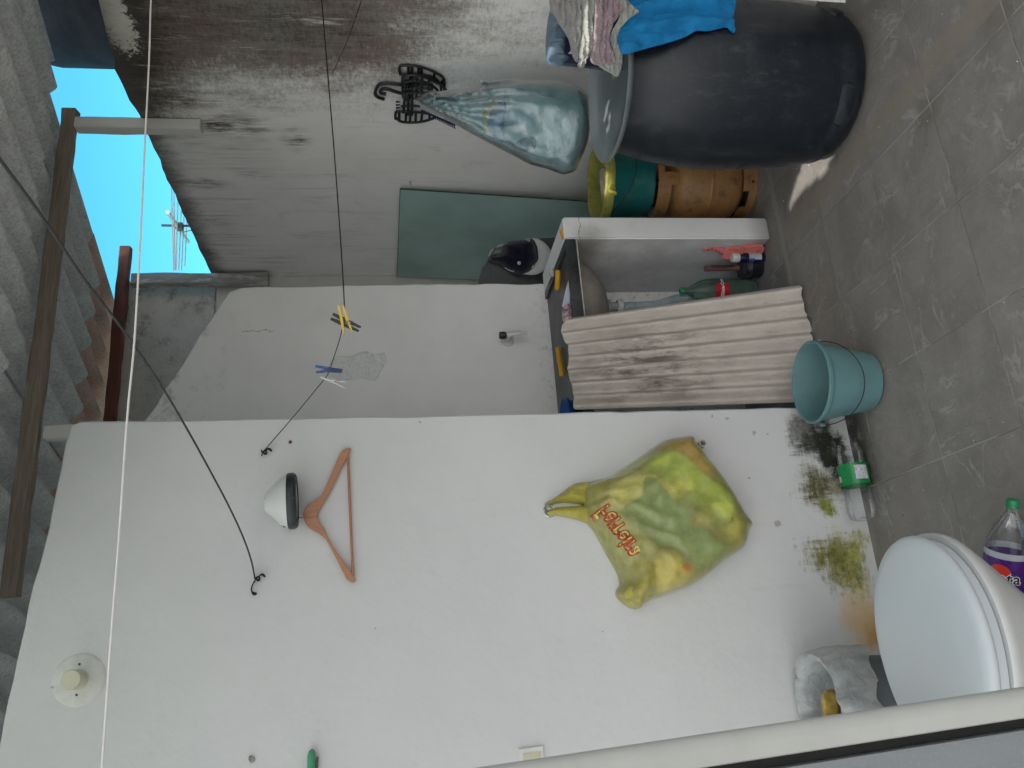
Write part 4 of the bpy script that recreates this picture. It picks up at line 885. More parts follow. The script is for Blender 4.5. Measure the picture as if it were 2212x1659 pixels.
# toilet brush pot / dark round thing with pinkish tube
bs = thing('toilet_brush', 'dark round brush pot with a dusty pink handle under the sink', 'brush', Vector((1.555, 3.02, 0)))
Tm = Matrix.Translation(Vector((1.562, 3.02, 0)))
build('pot', MB().lathe([(0, .0), (.040, .0), (.046, .01), (.046, .05), (.049, .055), (.046, .06), (.046, .085), (.035, .095), (.02, .10), (0, .10)], Tm, 30), simple('black_rubber', (.012,.013,.018), .5), bs)
build('handle', MB().tube([Vector((1.562, 3.02, .09)), Vector((1.565, 3.03, .25))], .013, 12), film('pink_tube', (.35,.18,.17), .7), bs)
build('slot', MB().bbox((1.558, 3.004, .13), (1.568, 3.008, .23), .002), simple('dark_slot', (.05,.015,.015), .5), bs)
# dark blue bottle
bc = Vector((1.585, 2.975, 0)); Mx = Matrix.Translation(bc)@frame((.02, .0, 1), -dirn(27))
nb = thing('spray_bottle', 'small dark blue bottle with white cap beside the pink scoop', 'bottle', bc)
build('body', MB().lathe([(0, .0), (.020, .0), (.0225, .004), (.0225, .095), (.020, .115), (.019, .118)], Mx, 28), simple('navy_bottle', (.010,.012,.045), .3), nb)
build('cap', MB().lathe([(.0195, .112), (.0205, .114), (.0205, .142), (.018, .146), (0, .146)], Mx, 28), M['white_plastic'], nb)
build('label', MB().lathe([(.0229, .018), (.0229, .075)], Mx, 12, a0=-.3, a1=1.5), simple('pale_label', (.42,.46,.52), .5), nb)
build('label_band', MB().lathe([(.0231, .050), (.0231, .072)], Mx, 8, a0=-.9, a1=-.1), simple('violet_label', (.06,.06,.30), .5), nb)
# pink litter scoop leaning on the pier
pk = simple('salmon_plastic', (.55,.155,.14), .45, .08, 15, .05); dk = simple('scoop_hole', (.06,.018,.018), .8)
sp, sn = Vector((1.600, 2.955, 0)), Vector((-.80, -.62, .12)).normalized()
def S(x, y, d=0): return WP(x, y, sp, sn)+sn*d
ZS = lambda L: [((2500+x*650/2212)/1.8517, (900+y*650/2212)/1.8517) for x, y in L]
so = thing('litter_scoop', 'salmon pink slotted litter scoop leaning on the pier under the sink', 'scoop', S(1640, 555))
ol = ZS([(1045,325),(1065,300),(1110,285),(1200,275),(1290,290),(1360,320),(1395,290),(1440,280),(1560,285),(1590,270),(1650,255),(1780,248),(1850,270),(1905,310),(1890,350),(1840,440),(1780,540),(1600,540),(1500,480),(1450,475),(1350,465),(1315,440),(1330,400),(1270,375),(1210,350),(1150,345),(1090,360),(1060,350)])
build('body', puff(ol, lambda x, y: S(x, y), sn, .006, 3, 2.6, None, .003, 1), pk, so)
for (x0, y0, x1, y1, wd) in ((1590,285,1850,262,9),(1590,285,1570,470,8),(1600,535,1780,538,7)):
    a_, b_ = ZS([(x0, y0)])[0], ZS([(x1, y1)])[0]; build('rim', MB().tube([S(*a_, .012), S(*b_, .012)], .006, 8), pk, so)
def holes(L, name='slot'):
    mb = MB()
    for q in L:
        P2 = [S(*p, .0068) for p in ZS(q)]; mb.add(P2, [tuple(range(len(P2)))])
    build(name, mb, dk, so, smooth=False)
tri = lambda x, y, s=12, f=1: [(x-s, y+s*f), (x+s, y+s*f), (x, y-s*f)]
holes([tri(1130,325),tri(1180,318,12,-1),tri(1230,332),tri(1275,352),tri(1310,376)])
holes([tri(1420,328,10,-1),tri(1485,335,9,-1),tri(1515,338,9,-1)])
L = []
for r in range(2):
    for k in range(9): L.append([(1590+(k*14), 440+r*2), (1597+k*14, 440+r*2), (1604+k*14, 474), (1597+k*14, 474)]) if r == 0 else None
for k in range(10): L.append([(1680+k*14, 262), (1687+k*14, 262), (1690+k*14, 290), (1683+k*14, 290)])
for r in range(4):
    for k in range(3): L.append([(1800-r*24+k*26, 320+r*55), (1809-r*24+k*26, 322+r*55), (1785-r*24+k*26, 366+r*55), (1776-r*24+k*26, 364+r*55)])
holes(L)
for (x, y, r) in ((1465, 375, 11), (1437, 430, 11)):
    c_ = S(*ZS([(x, y)])[0], .0072); 
    for rr, mm in ((r*.16e-3*1.0+.0012, M['white_ink']), (.0009, dk)):
        build('eye', MB().lathe([(0, .0004 if mm is dk else 0), (rr, .0004 if mm is dk else 0)], Matrix.Translation(c_+sn*(.0004 if mm is dk else 0))@sn.to_track_quat('Z', 'Y').to_matrix().to_4x4(), 14), mm, so)
c_ = S(*ZS([(1505, 400)])[0], .0072)
build('muzzle', MB().lathe([(0, .0006), (.0075, 0)], Matrix.Translation(c_)@sn.to_track_quat('Z', 'Y').to_matrix().to_4x4()@Matrix.Diagonal((1, .75, 1, 1)), 20), simple('pale_muzzle', (.62,.55,.55), .6), so)
build('nose', MB().lathe([(0, .0006), (.0028, 0)], Matrix.Translation(c_+sn*.0012)@sn.to_track_quat('Z', 'Y').to_matrix().to_4x4(), 14), dk, so)

# ------------------------------------------------------------------ corrugated sheet leaning on the counter
t = NT('pinkish_stained_fibre_cement'); b = t.mix(t.noise(7, 6, .7, lo=.35, hi=.65), (.58,.535,.485), (.50,.46,.42))
run = t.noise(9, 8, .8, v=t.map(scale=(2.6, 1, .5), rot=(0, D2R(6), 0)), lo=.44, hi=.60)
ctr = W(1400, 790, 1, 2.82); mm = t.blob(tuple(ctr), (.26, .6, .42), t.warp(.2, 7), .0)
b = t.mix(t.math('MULTIPLY', t.math('MULTIPLY', run, mm), 1.0, clamp=True), b, (.15,.12,.105))
b = t.mix(t.math('MULTIPLY', t.noise(18, 7, .8, v=t.map(scale=(3, 1, .6), loc=(2, 0, 5)), lo=.5, hi=.7), .45), b, (.27,.25,.23))
b = t.mix(t.math('MULTIPLY', t.noise(120, 4, .8, lo=.55, hi=.75), .4), b, (.22,.19,.16))
M['sheet'] = t.done(t.bsdf(b, .9, t.bump(t.math('ADD', t.noise(60, 7, .8), t.noise(15, 4)), .45, .005), spec=.15))
TR, TL = W(1238, 686, 1, 2.862), W(1243, 888, 1, 2.862)
BR, BL = W(1729, 615, 2, .004), Vector((.835, 2.70, .004))
nC = 7.3; nu, nv = 140, 40
def edge_top(u): return .035*max(0, 1-u/.09)*-1.0 if u < .09 else (.012*math.sin(u*9)+.03*max(0, (u-.5))*0)
vs = []; SNn = None
n_ = (TL-TR).cross(BR-TR).normalized(); 
if n_.y > 0: n_ = -n_
for j in range(nv+1):
    for i in range(nu+1):
        u, v = i/nu, j/nv
        top = TR.lerp(TL, u); bot = BR.lerp(BL, u); d_ = (top-bot)
        v2 = v
        tj = (1.0+.018*fbm(u*4, 1)+(.045*(u/.085) if u < .085 else .045*(1-(u-.085)/.915))); bj = -.012*fbm(u*12, 5)+.012*abs(math.sin(math.pi*(u*nC+.1)))-.0
        q = bot+d_*(bj+(tj-bj)*v)
        vs.append(q+n_*(.015*math.sin(2*math.pi*(u*nC-.15))+.010))
        
mb = MB(); N = len(vs); fs = [(j*(nu+1)+i, j*(nu+1)+i+1, (j+1)*(nu+1)+i+1, (j+1)*(nu+1)+i) for j in range(nv) for i in range(nu)]
mb.add(vs, fs); mb.add([v-n_*.007 for v in vs], [f[::-1] for f in fs])
for i in range(nu): mb.f += [(i, N+i, N+i+1, i+1), (nv*(nu+1)+i, nv*(nu+1)+i+1, N+nv*(nu+1)+i+1, N+nv*(nu+1)+i)]; mb.m += [0, 0]
for j in range(nv): a = j*(nu+1); mb.f += [(a, a+nu+1, N+a+nu+1, N+a), (a+nu, N+a+nu, N+a+2*nu+1, a+2*nu+1)]; mb.m += [0, 0]
tag(build('corrugated_sheet', mb, M['sheet'], angle=60), 'stained beige corrugated sheet leaning on the laundry counter', 'corrugated sheet')
mb = MB().box((.802, 2.90, 0), (.815, 3.39, .84))
# ------------------------------------------------------------------ blue-green pail
t = NT('sea_green_plastic'); b = t.mix(t.noise(7, 5, lo=.3, hi=.7), (.12,.235,.25), (.10,.20,.215)); b = t.mix(t.math('MULTIPLY', t.noise(60, 5, .8, lo=.62, hi=.8), .35), b, (.05,.08,.085))
M['pail'] = t.done(t.bsdf(b, .42, t.bump(t.noise(40, 3), .05, .003), spec=.4))
PC = Vector((.822, 2.432, 0)); TM = Matrix.Translation(PC)@Matrix.Rotation(D2R(2), 4, 'Y')@Matrix.Rotation(D2R(-2), 4, 'X')
pl = thing('bucket', 'blue-green plastic bucket holding dark water on the tiles by the wall', 'bucket', PC)
build('body', MB().lathe([(0, .006), (.085, .006), (.088, .0), (.097, .004), (.101, .02), (.133, .188), (.138, .192), (.1405, .199), (.141, .207), (.137, .210), (.132, .207), (.1295, .198), (.098, .02), (.090, .011), (0, .010)], TM, 72), M['pail'], pl)
build('water', MB().lathe([(0, .062), (.1065, .062)], TM, 48), simple('dark_water', (.020,.045,.045), .06, .1, 4, .02, spec=.6), pl)
hw = []
for k in range(31):
    a = math.pi*k/30; lx = -.141*math.cos(a); 
    hw.append(PC+Vector((lx*math.cos(D2R(17))-0, 0, 0))+Vector((-0, 0, 0))+(-dirn(18))*(.006+.139*math.sin(a)*.93)+Vector((0, -lx*math.sin(D2R(17)), .178-.080*math.sin(a))))
build('handle', MB().tube(hw, .0017, 6), simple('dark_wire', (.012,.018,.02), .5), pl)
build('lug', MB().bbox(hw[0]-Vector((.004,.008,.008)), hw[0]+Vector((.004,.008,.008)), .002), M['pail'], pl)
build('lug', MB().bbox(hw[-1]-Vector((.004,.008,.008)), hw[-1]+Vector((.004,.008,.008)), .002), M['pail'], pl)

# ------------------------------------------------------------------ clear bottle lying along the wall
Ax = Vector((1, .015, 0)).normalized(); b0 = Vector((.375, 2.553, .052)); Mx = Matrix.Translation(b0)@frame(Ax, Vector((-.1, -.72, .7)))
pb = thing('water_bottle', 'clear empty bottle with green label lying on its side along the wall foot', 'bottle', b0-Vector((0,0,.05)))
build('body', MB().lathe([(r*.86, z*1.0) for r, z in PET if z < .292], Mx, 40, wob=lambda a, z: .04*math.sin(z*55)+.05*fbm(math.cos(a)*1.5, z*14, 3)), M['clear'], pb)
gl_ = simple('green_label', (.008,.20,.055), .3, .1, 20, .3)
build('label', MB().lathe([(.0490, .115), (.0495, .14), (.0490, .16), (.0495, .188)], Mx, 40, wob=lambda a, z: .05*fbm(math.cos(a)*1.5, math.sin(a)*1.5, z*12)), gl_, pb)
t = NT('nutrition_print'); lines = t.math('GREATER_THAN', t.noise(300, 1, .5, v=t.map(scale=(.25, 3, 3))), .53)
wt = t.done(t.bsdf(t.mix(lines, (.60,.64,.68), (.25,.28,.30)), .4))
build('print_panel', MB().lathe([(.0510, .130), (.0514, .15), (.0512, .178)], Mx, 12, a0=.35, a1=1.25), wt, pb)
build('print_panel', MB().lathe([(.0510, .130), (.0514, .15)], Mx, 8, a0=-.95, a1=-.7), wt, pb)
build('neck_ring', MB().lathe([(.0195, .286), (.0205, .290), (.0205, .293), (.0190, .295)], Mx, 20), M['clear'], pb)

# bottle lying beyond the toilet
b0 = Vector((-.035, 1.945, .052)); Ax = Vector((1, -.30, 0)).normalized(); 
b1 = Vector((.300, 1.868, .052)); Ax = (b1-Vector((0, 2.03, .052))).normalized(); b0 = b1-Ax*.335
Mx = Matrix.Translation(b0)@frame(Ax, Vector((-.1, -.45, .85)))
fb = thing('grape_soda_bottle', 'clear soda bottle with purple label and green cap lying beyond the toilet', 'bottle', b0-Vector((0,0,.052)))
build('body', MB().lathe(PET, Mx, 40), M['clear'], fb)
build('cap', MB().lathe([(.0135, .318), (.0158, .32), (.0158, .338), (.0135, .341), (0, .341)], Mx, 28), M['green_cap'], fb)
build('label', MB().lathe([(.0545, .11), (.0545, .196)], Mx, 40), simple('purple_label', (.065,.012,.16), .3, .05), fb)
build('label_band', MB().lathe([(.0547, .196), (.0547, .212)], Mx, 40), simple('grey_label_band', (.40,.42,.45), .3, .05), fb)
build('label_disc', MB().add([Mx@Vector((.05495*math.cos(.12+.48*rr*math.cos(a)), .05495*math.sin(.12+.48*rr*math.cos(a)), .158+.024*rr*math.sin(a))) for rr in (.02,.25,.5,.75,1) for a in [k*math.pi/12 for k in range(24)]], [(i*24+k, i*24+(k+1) % 24, (i+1)*24+(k+1) % 24, (i+1)*24+k) for i in range(4) for k in range(24)]), simple('orange_red_disc', (.62,.035,.012), .4), fb)
for off, mm, rr in ((.0022, M['white_ink'], .0551), (.0006, simple('black_ink', (.01,.01,.02), .4), .0554)):
    build('lettering', cyl_text('Fanta', .040, rr, Mx, .15, .148, 0, off), mm, fb)
build('back_label', MB().lathe([(.0538, .225), (.045, .248), (.036, .272)], Mx, 6, a0=2.4, a1=3.0), simple('pale_blue_print', (.30,.38,.50), .5), fb)
# ------------------------------------------------------------------ toilet
t = NT('white_ceramic'); b = t.mix(t.noise(3, 4, lo=.3, hi=.7), (.52,.53,.525), (.58,.585,.58)); b = t.mix(t.math('MULTIPLY', t.noise(8, 6, .7, lo=.55, hi=.8), .25), b, (.42,.41,.38))
M['ceramic'] = t.done(t.bsdf(b, .22, t.bump(t.noise(5, 2), .02, .01), spec=.5, coat=.2))
t = NT('white_lid_plastic'); b = t.mix(t.noise(4, 5, lo=.3, hi=.7), (.50,.54,.565), (.54,.57,.59))
M['lid'] = t.done(t.bsdf(b, .38, t.bump(t.noise(140, 2), .04, .002), spec=.4))
TC = Vector((-.02, 1.762, 0))
to = thing('toilet', 'white toilet with its lid closed standing in the yard by the white wall', 'toilet', TC)
def egg(a, b, cx, z, back=-.235, n=72):
    vs = []
    for k in range(n):
        th = 2*math.pi*k/n; c, s = math.cos(th), math.sin(th)
        x = a*c if c > 0 else (-back)*c*(1.0); e = .82 if c < 0 else 1
        y = b*math.copysign(abs(s)**e, s); vs.append(Vector((TC.x+cx+x, TC.y+y, z)))
    return vs
def loft(rings, cap0=True, cap1=True):
    n = len(rings[0]); vs = [v for r in rings for v in r]
    fs = [(i*n+k, i*n+(k+1) % n, (i+1)*n+(k+1) % n, (i+1)*n+k) for i in range(len(rings)-1) for k in range(n)]
    if cap0: fs.append(tuple(range(n))[::-1])
    if cap1: fs.append(tuple((len(rings)-1)*n+k for k in range(n)))
    return MB().add(vs, fs)
build('lid', loft([egg(.222, .184, 0, .4245), egg(.231, .193, 0, .426), egg(.235, .197, 0, .432), egg(.2345, .1965, 0, .438), egg(.231, .193, 0, .4445), egg(.224, .187, 0, .449), egg(.205, .17, 0, .4525), egg(.15, .12, 0, .455), egg(.08, .06, 0, .456)]), M['lid'], to, angle=60)
build('seat', loft([egg(.215, .177, 0, .400), egg(.224, .186, .001, .402), egg(.226, .188, .001, .412), egg(.224, .186, .001, .4235), egg(.2, .16, 0, .424)]), M['lid'], to, angle=60)
build('bowl', loft([egg(.100, .105, -.04, .0), egg(.102, .107, -.04, .010), egg(.088, .092, -.045, .03), egg(.070, .080, -.05, .07), egg(.078, .086, -.045, .13), egg(.112, .108, -.03, .20), egg(.160, .140, -.015, .27), egg(.205, .172, 0, .335), egg(.232, .192, .004, .372), egg(.2375, .1985, .002, .386), egg(.2375, .1985, .002, .394), egg(.235, .196, .003, .399), egg(.225, .187, .003, .399)]), M['ceramic'], to, angle=60)
build('tank', MB().bbox((-.46, 1.60, .36), (-.27, 1.93, .78), .03, seg=4), M['ceramic'], to)
build('neck', MB().bbox((-.40, 1.66, .0), (-.20, 1.86, .395), .03, seg=4), M['ceramic'], to)
# ------------------------------------------------------------------ lined waste bin
NC = Vector((-.172, 2.462, 0)); TM = Matrix.Translation(NC)
wb_ = thing('waste_bin', 'grey round waste bin lined with a pale blue bag between wall and toilet', 'bin', NC)
t = NT('speckled_grey_plastic'); b = t.mix(t.noise(5, 5, lo=.3, hi=.7), (.15,.175,.185), (.125,.145,.155)); b = t.mix(t.noise(110, 3, .7, lo=.68, hi=.74), b, (.28,.30,.30))
build('body', MB().lathe([(0, 0), (.108, 0), (.112, .006), (.132, .352), (.135, .358), (.13, .36), (.127, .352), (.108, .01), (0, .008)], TM, 56), t.done(t.bsdf(b, .5, t.bump(t.noise(60, 3), .05, .003), spec=.35)), wb_)
M['bin_film'] = film('pale_blue_film', (.88,.94,.97), .74, .3, 24, .4, 1.0, .45)
def bw(a, z): return .035*math.sin(4*a+1+z*6)+.028*math.sin(7*a+z*22)+.020*math.sin(13*a+2-z*34)+.014*math.sin(22*a+z*50)+.05*fbm(math.cos(a)*2.6, math.sin(a)*2.6, z*10, 3)
prof = [(.070, .13), (.086, .19), (.100, .26), (.110, .32), (.117, .352), (.126, .374), (.139, .378), (.150, .364), (.154, .335), (.156, .30), (.154, .265), (.150, .245)]
mbb = MB().lathe(prof, TM, 140, wob=lambda a, z: bw(a, z)*(.8 if z < .355 else .55)-(.0 if a > 0 else 0))
for v in mbb.v:
    a = math.atan2(v.y-NC.y, v.x-NC.x)
    r = Vector((v.x-NC.x, v.y-NC.y)).length
    if r > .142: v.z += .05*fbm(math.cos(a)*1.8, math.sin(a)*1.8, 1.7, 1)+.015*math.sin(3*a)
    v.y = min(v.y, YF-.004)
build('bag_liner', mbb, M['bin_film'], wb_, angle=70)
build('litter', puff([(1775,1500),(1795,1488),(1812,1496),(1816,1530),(1812,1600),(1780,1600),(1776,1540)], lambda x, y: W(x, y, 1, 2.47), (0, -1, .5), .02, 10, 5, lambda x, y, d, k: .004*fbm(x*.08, y*.08), .02), simple('ochre_packet', (.42,.29,.06), .5, .25, 25, .2), wb_)
# ------------------------------------------------------------------ edge of the open door beside the camera
dr = thing('door_leaf', 'white edge and dark seal of a grey door right beside the photographer', 'door', W(1900, 1570, 1, .8))
def Dp(x, y, d=0): return W(x, y, 1, .80+d)
a_, b_ = Dp(700, 1744), Dp(2500, 1472)
R1 = .0136
mt = simple('cream_white_enamel', (.44,.44,.415), .35, .06, 9, .05)
ax = (b_-a_).normalized(); u_ = Vector((0, 1, 0)); u_ = (u_-ax*u_.dot(ax)).normalized(); w_ = ax.cross(u_)
if w_.x < 0: w_ = -w_
def prism(c0, c1, prof):
    n = len(prof); vs = [c+w_*x+u_*y for c in (c0, c1) for x, y in prof]
    return MB().add(vs, [(i, (i+1) % n, (i+1) % n+n, i+n) for i in range(n)]+[tuple(range(n)), tuple(range(2*n-1, n-1, -1))])
pr = [(R1*math.cos(a), R1*.9*math.sin(a)) for a in [math.pi*k/10-math.pi/2 for k in range(11)]]+[(-R1*.9, R1*.9), (-R1, R1*.7), (-R1, -R1*.7), (-R1*.9, -R1*.9)]
build('edge_trim', prism(a_, b_, pr), mt, dr, angle=35)
build('seal', prism(a_-w_*.020+u_*.006, b_-w_*.020+u_*.006, [(-.003, -.005), (.0095, -.005), (.0095, .005), (-.003, .005)]), simple('black_rubber_seal', (.010,.010,.011), .6), dr, smooth=False)
t = NT('brushed_grey_door'); b = t.mix(t.noise(6, 5, .6, v=t.map(scale=(6, 6, .6)), lo=.35, hi=.65), (.19,.205,.215), (.215,.23,.24)); b = t.mix(t.noise(300, 2, lo=.5, hi=.8), b, (.26,.26,.26))
build('panel', prism(a_-w_*.163, b_-w_*.163, [(-.14, -.010), (.139, -.010), (.139, .010), (-.14, .010)]), t.done(t.bsdf(b, .5, None, spec=.4)), dr, smooth=False)

# ------------------------------------------------------------------ yellow shopping bag on the white wall
ZB = lambda L: [(1080+x*.3744, 864+y*.3744) for x, y in L]
hk = Vector(fwp(1186, 1105))
def F_(x, y, d=0): return W(x, y, 1, YF-.004-d)
NY = Vector((0, -1, 0))
def rad(x, y, cx=1200, cy=1100): return math.atan2(y-cy, x-cx)
def by_r(x, y, d, k):
    a = rad(x, y); r = math.hypot(x-1200, y-1100)
    w_ = math.exp(-((r-150)/170)**2)
    return (.008*w_*math.sin(a*26+fbm(x*.012, y*.012)*4)+.009*fbm(x*.010, y*.010, 4, 2)+.002*fbm(x*.04, y*.02, 9, 2))
body = ZB([(490,500),(560,470),(620,450),(700,400),(850,300),(930,242),(1000,225),(1070,217),(1105,235),(1110,262),(1160,320),(1250,440),(1330,560),(1380,650),(1415,700),(1435,735),(1412,770),(1405,810),(1380,870),(1300,920),(1180,1020),(1080,1082),(950,1130),(820,1172),(805,1200),(770,1206),(735,1195),(690,1160),(666,1125),(672,1090),(690,1060),(672,1000),(650,960),(600,870),(540,760),(500,710),(480,640),(470,560)])
bag = thing('shopping_bag', 'translucent yellow plastic bag stuffed with colourful waste hanging on the white wall', 'plastic bag', hk-Vector((0, .01, .35)))
t0 = puff(body, F_, NY, .125, 48, 5.5, by_r)
M['ybag'] = film('yellow_bag', (1.0,.95,.36), .30, .33, 22, .35, .3, .5)
build('film', t0, M['ybag'], bag, angle=80)
ylist = list(t0.v)
def ydepth(x, y):
    q = F_(x, y); best = min(ylist, key=lambda v: (v.x-q.x)**2+(v.z-q.z)**2); return YF-best.y
def cont(name, pts, D, s, col_, seed, lift=0, par=bag):
    return build(name, puff(ZB(pts), F_, NY, D+.012, s, 6, lambda x, y, d, k: .007*fbm(x*.02, y*.02, seed, 2), 0, 2, lift), simple(name+'_stuff', col_, .6, .25, 22, .3), par)
cont('green_contents', [(800,350),(950,300),(1050,340),(1160,440),(1250,500),(1330,580),(1310,680),(1220,700),(1120,640),(1000,590),(900,480),(830,420)], .085, 26, (0.42, 0.6, 0.12), 1)
cont('pale_contents', [(620,480),(780,440),(900,440),(980,560),(1040,620),(960,680),(830,700),(700,640),(620,570)], .07, 26, (0.66, 0.64, 0.42), 2)
cont('teal_contents', [(770,470),(860,460),(960,570),(1100,690),(1180,790),(1270,840),(1280,880),(1170,965),(1060,900),(930,860),(820,760),(740,690),(690,620),(760,560)], .092, 22, (.20,.36,.38), 3)
cont('orange_contents', [(860,290),(940,250),(1000,235),(1080,225),(1100,270),(1150,330),(1240,440),(1290,530),(1210,490),(1100,430),(1040,340),(950,305)], .078, 22, (0.75, 0.34, 0.14), 4)
cont('grey_contents', [(1010,700),(1080,650),(1150,670),(1190,710),(1150,780),(1060,790),(1000,750)], .10, 14, (0.5, 0.48, 0.38), 5)
cont('lime_contents', [(1130,620),(1200,590),(1300,620),(1310,670),(1270,750),(1190,700),(1150,680)], .098, 14, (0.62, 0.78, 0.2), 6)
cont('yellow_contents', [(930,470),(1010,480),(1075,530),(1060,580),(990,590),(940,540)], .096, 12, (0.86, 0.84, 0.32), 7)
cont('cream_contents', [(880,880),(980,860),(1060,930),(1110,960),(1080,1050),(960,1100),(860,1110),(830,1000)], .06, 24, (0.76, 0.66, 0.36), 8)
cont('red_contents', [(1010,960),(1050,950),(1075,985),(1060,1008),(1020,1000)], .085, 8, (0.810,0.121,0.041), 9)
cont('olive_contents', [(1300,600),(1380,700),(1390,800),(1340,870),(1260,800),(1200,760),(1280,700)], .065, 18, (0.55, 0.5, 0.16), 10)
hand = film('yellow_handles', (.64,.58,.10), .85, .35, 38, .28, .8, .4)
build('handle', puff(ZB([(255,600),(300,575),(350,540),(430,482),(520,472),(620,455),(640,520),(600,590),(520,612),(440,600),(380,595),(320,598),(280,608)]), F_, NY, .035, 14, 4, lambda x, y, d, k: .006*fbm(x*.04, y*.09, 5, 4), 0, 2), hand, bag)
build('handle', puff(ZB([(262,655),(290,630),(340,618),(430,612),(520,608),(570,600),(570,680),(540,730),(500,712),(440,692),(380,678),(320,668),(290,672)]), F_, NY, .03, 14, 4, lambda x, y, d, k: .006*fbm(x*.04, y*.09, 8, 4), 0, 2, .003), hand, bag)
build('spare_handle', puff(ZB([(760,930),(830,880),(870,960),(880,1080),(870,1150),(810,1180),(800,1203),(750,1203),(700,1160),(672,1120),(700,1070),(730,1040),(760,1000)]), F_, NY, .075, 22, 5, lambda x, y, d, k: .012*fbm(x*.05, y*.05, 5, 4), 0, 2, .015), hand, bag)
# printed name (seen from its reverse side, so it runs mirrored)
d_ = Vector((.565, .825)); h_ = Vector((-.825, .565))
for off, mm, lft in ((.08, simple('brick_red_ink', (.34,.05,.02), .5, .08), .0035), (.0, simple('mustard_ink', (.62,.52,.14), .5, .08), .0055)):
    vs, fs = text_mesh('Ferreira', 1.0, off); vs, fs = subdiv(vs, fs, .25)
    out = []
    for v in vs:
        q = Vector((1319, 1158))+d_*(v.x*34)+h_*(v.y*42+1+.10*(v.x*34)**2*.006)
        out.append(F_(q.x, q.y)+NY*(ydepth(q.x, q.y)-.004+lft))
    build('lettering', MB().add(out, fs), mm, bag)
band = ZB([(0,0)])
# chrome hook ring
ch = simple('chrome', (.6,.62,.65), .15, .1, 30, .05, metal=1)
hkt = thing('suction_hook', 'small chrome ring hook on the white wall carrying the yellow bag', 'hook', hk)
R_ = .0185; ring = [hk+Vector((R_*math.cos(a), -.006, R_*math.sin(a))) for a in [2*math.pi*k/28 for k in range(29)]]
build('ring', MB().tube(ring, .0028, 8, cap=False), ch, hkt)
build('pad', MB().lathe([(0, .004), (.013, .003), (.016, 0)], Matrix.Translation(hk)@Matrix.Rotation(math.pi/2, 4, 'X'), 28), simple('clear_pad', (.55,.58,.6), .15), hkt)
build('peg', MB().tube([hk+Vector((0, -.004, .010)), hk+Vector((0, -.03, .014)), hk+Vector((0, -.034, .022))], .004, 8), ch, hkt)

# ------------------------------------------------------------------ pipe stub in the wall
c = Vector(fwp(1502, 972)); e = c+Vector((.012, -.075, -.010)); e2 = W(1519, 957, 1, YF-.07)
ps = thing('pipe_stub', 'short grey plastic pipe end poking out of the white wall behind the yellow bag', 'pipe', c)
dd = (e2-c).normalized(); Mx = Matrix.Translation(c)@frame(dd, (0, 0, 1)); L = (e2-c).length
pv = simple('brown_grey_pvc', (.22,.18,.17), .5, .15, 20, .1); lp = simple('pale_grey_collar', (.42,.41,.41), .5)
build('tube', MB().lathe([(.0115, 0), (.0115, L*.7), (.0135, L*.72), (.0135, L*.78)], Mx, 24), pv, ps)
build('collar', MB().lathe([(.0135, L*.76), (.0135, L), (.0095, L), (.0095, L*.6), (0, L*.6)], Mx, 24), lp, ps)
build('bore', MB().lathe([(0, L*.62), (.0094, L*.62)], Mx, 20), simple('dark_bore', (.03,.02,.02), .9), ps)

# ------------------------------------------------------------------ wooden coat hanger
ZH = lambda L: [(486+x*.22787, 918+y*.22787) for x, y in L]
t = NT('varnished_beech'); g_ = t.map(scale=(5, 1, 1.2)); b = t.mix(t.noise(25, 5, .6, v=g_, dist=.6, lo=.35, hi=.65), (.42,.185,.085), (.35,.15,.068)); M['beech'] = t.done(t.bsdf(b, .38, t.bump(t.noise(60, 3), .05, .002), spec=.45, coat=.15))
wh = thing('coat_hanger', 'wooden coat hanger hanging flat on the white wall under the lamp', 'coat hanger', W(657, 1115, 1, YF-.01))
ol = ZH([(743,870),(750,820),(775,775),(810,745),(865,712),(905,682),(935,635),(965,575),(1000,490),(1040,395),(1080,300),(1105,260),(1135,232),(1195,220),(1185,255),(1155,320),(1090,450),(1010,620),(930,760),(872,872),(930,975),(990,1085),(1060,1200),(1150,1330),(1210,1415),(1243,1490),(1190,1490),(1155,1462),(1130,1415),(1080,1320),(1010,1180),(960,1095),(920,1055),(880,1025),(810,985),(765,930)])
hp_ = YF-.010
bm = bmesh.new(); ring = [bm.verts.new(W(x, y, 1, hp_)) for x, y in closed(ol, 2)]; f = bm.faces.new(ring)
ex = bmesh.ops.extrude_face_region(bm, geom=[f]); bmesh.ops.translate(bm, verts=[v for v in ex['geom'] if isinstance(v, bmesh.types.BMVert)], vec=(0, -.012, 0))
bmesh.ops.bevel(bm, geom=[e for e in bm.edges if abs(e.calc_face_angle(0)) > 1.2], offset=.0025, segments=2, affect='EDGES')
build('shoulders', MB().bm(bm), M['beech'], wh, angle=30)
build('trouser_bar', MB().tube([W(*ZH([(1163,262)])[0], 1, hp_-.006), W(*ZH([(1212,1452)])[0], 1, hp_-.006)], .0042, 12), M['beech'], wh)
h0 = W(*ZH([(748, 881)])[0], 1, hp_-.006); h1 = W(*ZH([(640, 881)])[0], 1, hp_-.006)
build('hook', MB().tube(interp([h0, h1, h1+Vector((-.018, 0, .012)), h1+Vector((-.012, 0, .034)), h1+Vector((.010, 0, .036))], 5), .0016, 8), ch, wh)
build('joint_line', MB().tube([W(*ZH([(748, 876)])[0], 1, hp_-.0122), W(*ZH([(872, 871)])[0], 1, hp_-.0122)], .0005, 5), simple('dark_joint', (.10,.04,.02), .8), wh)

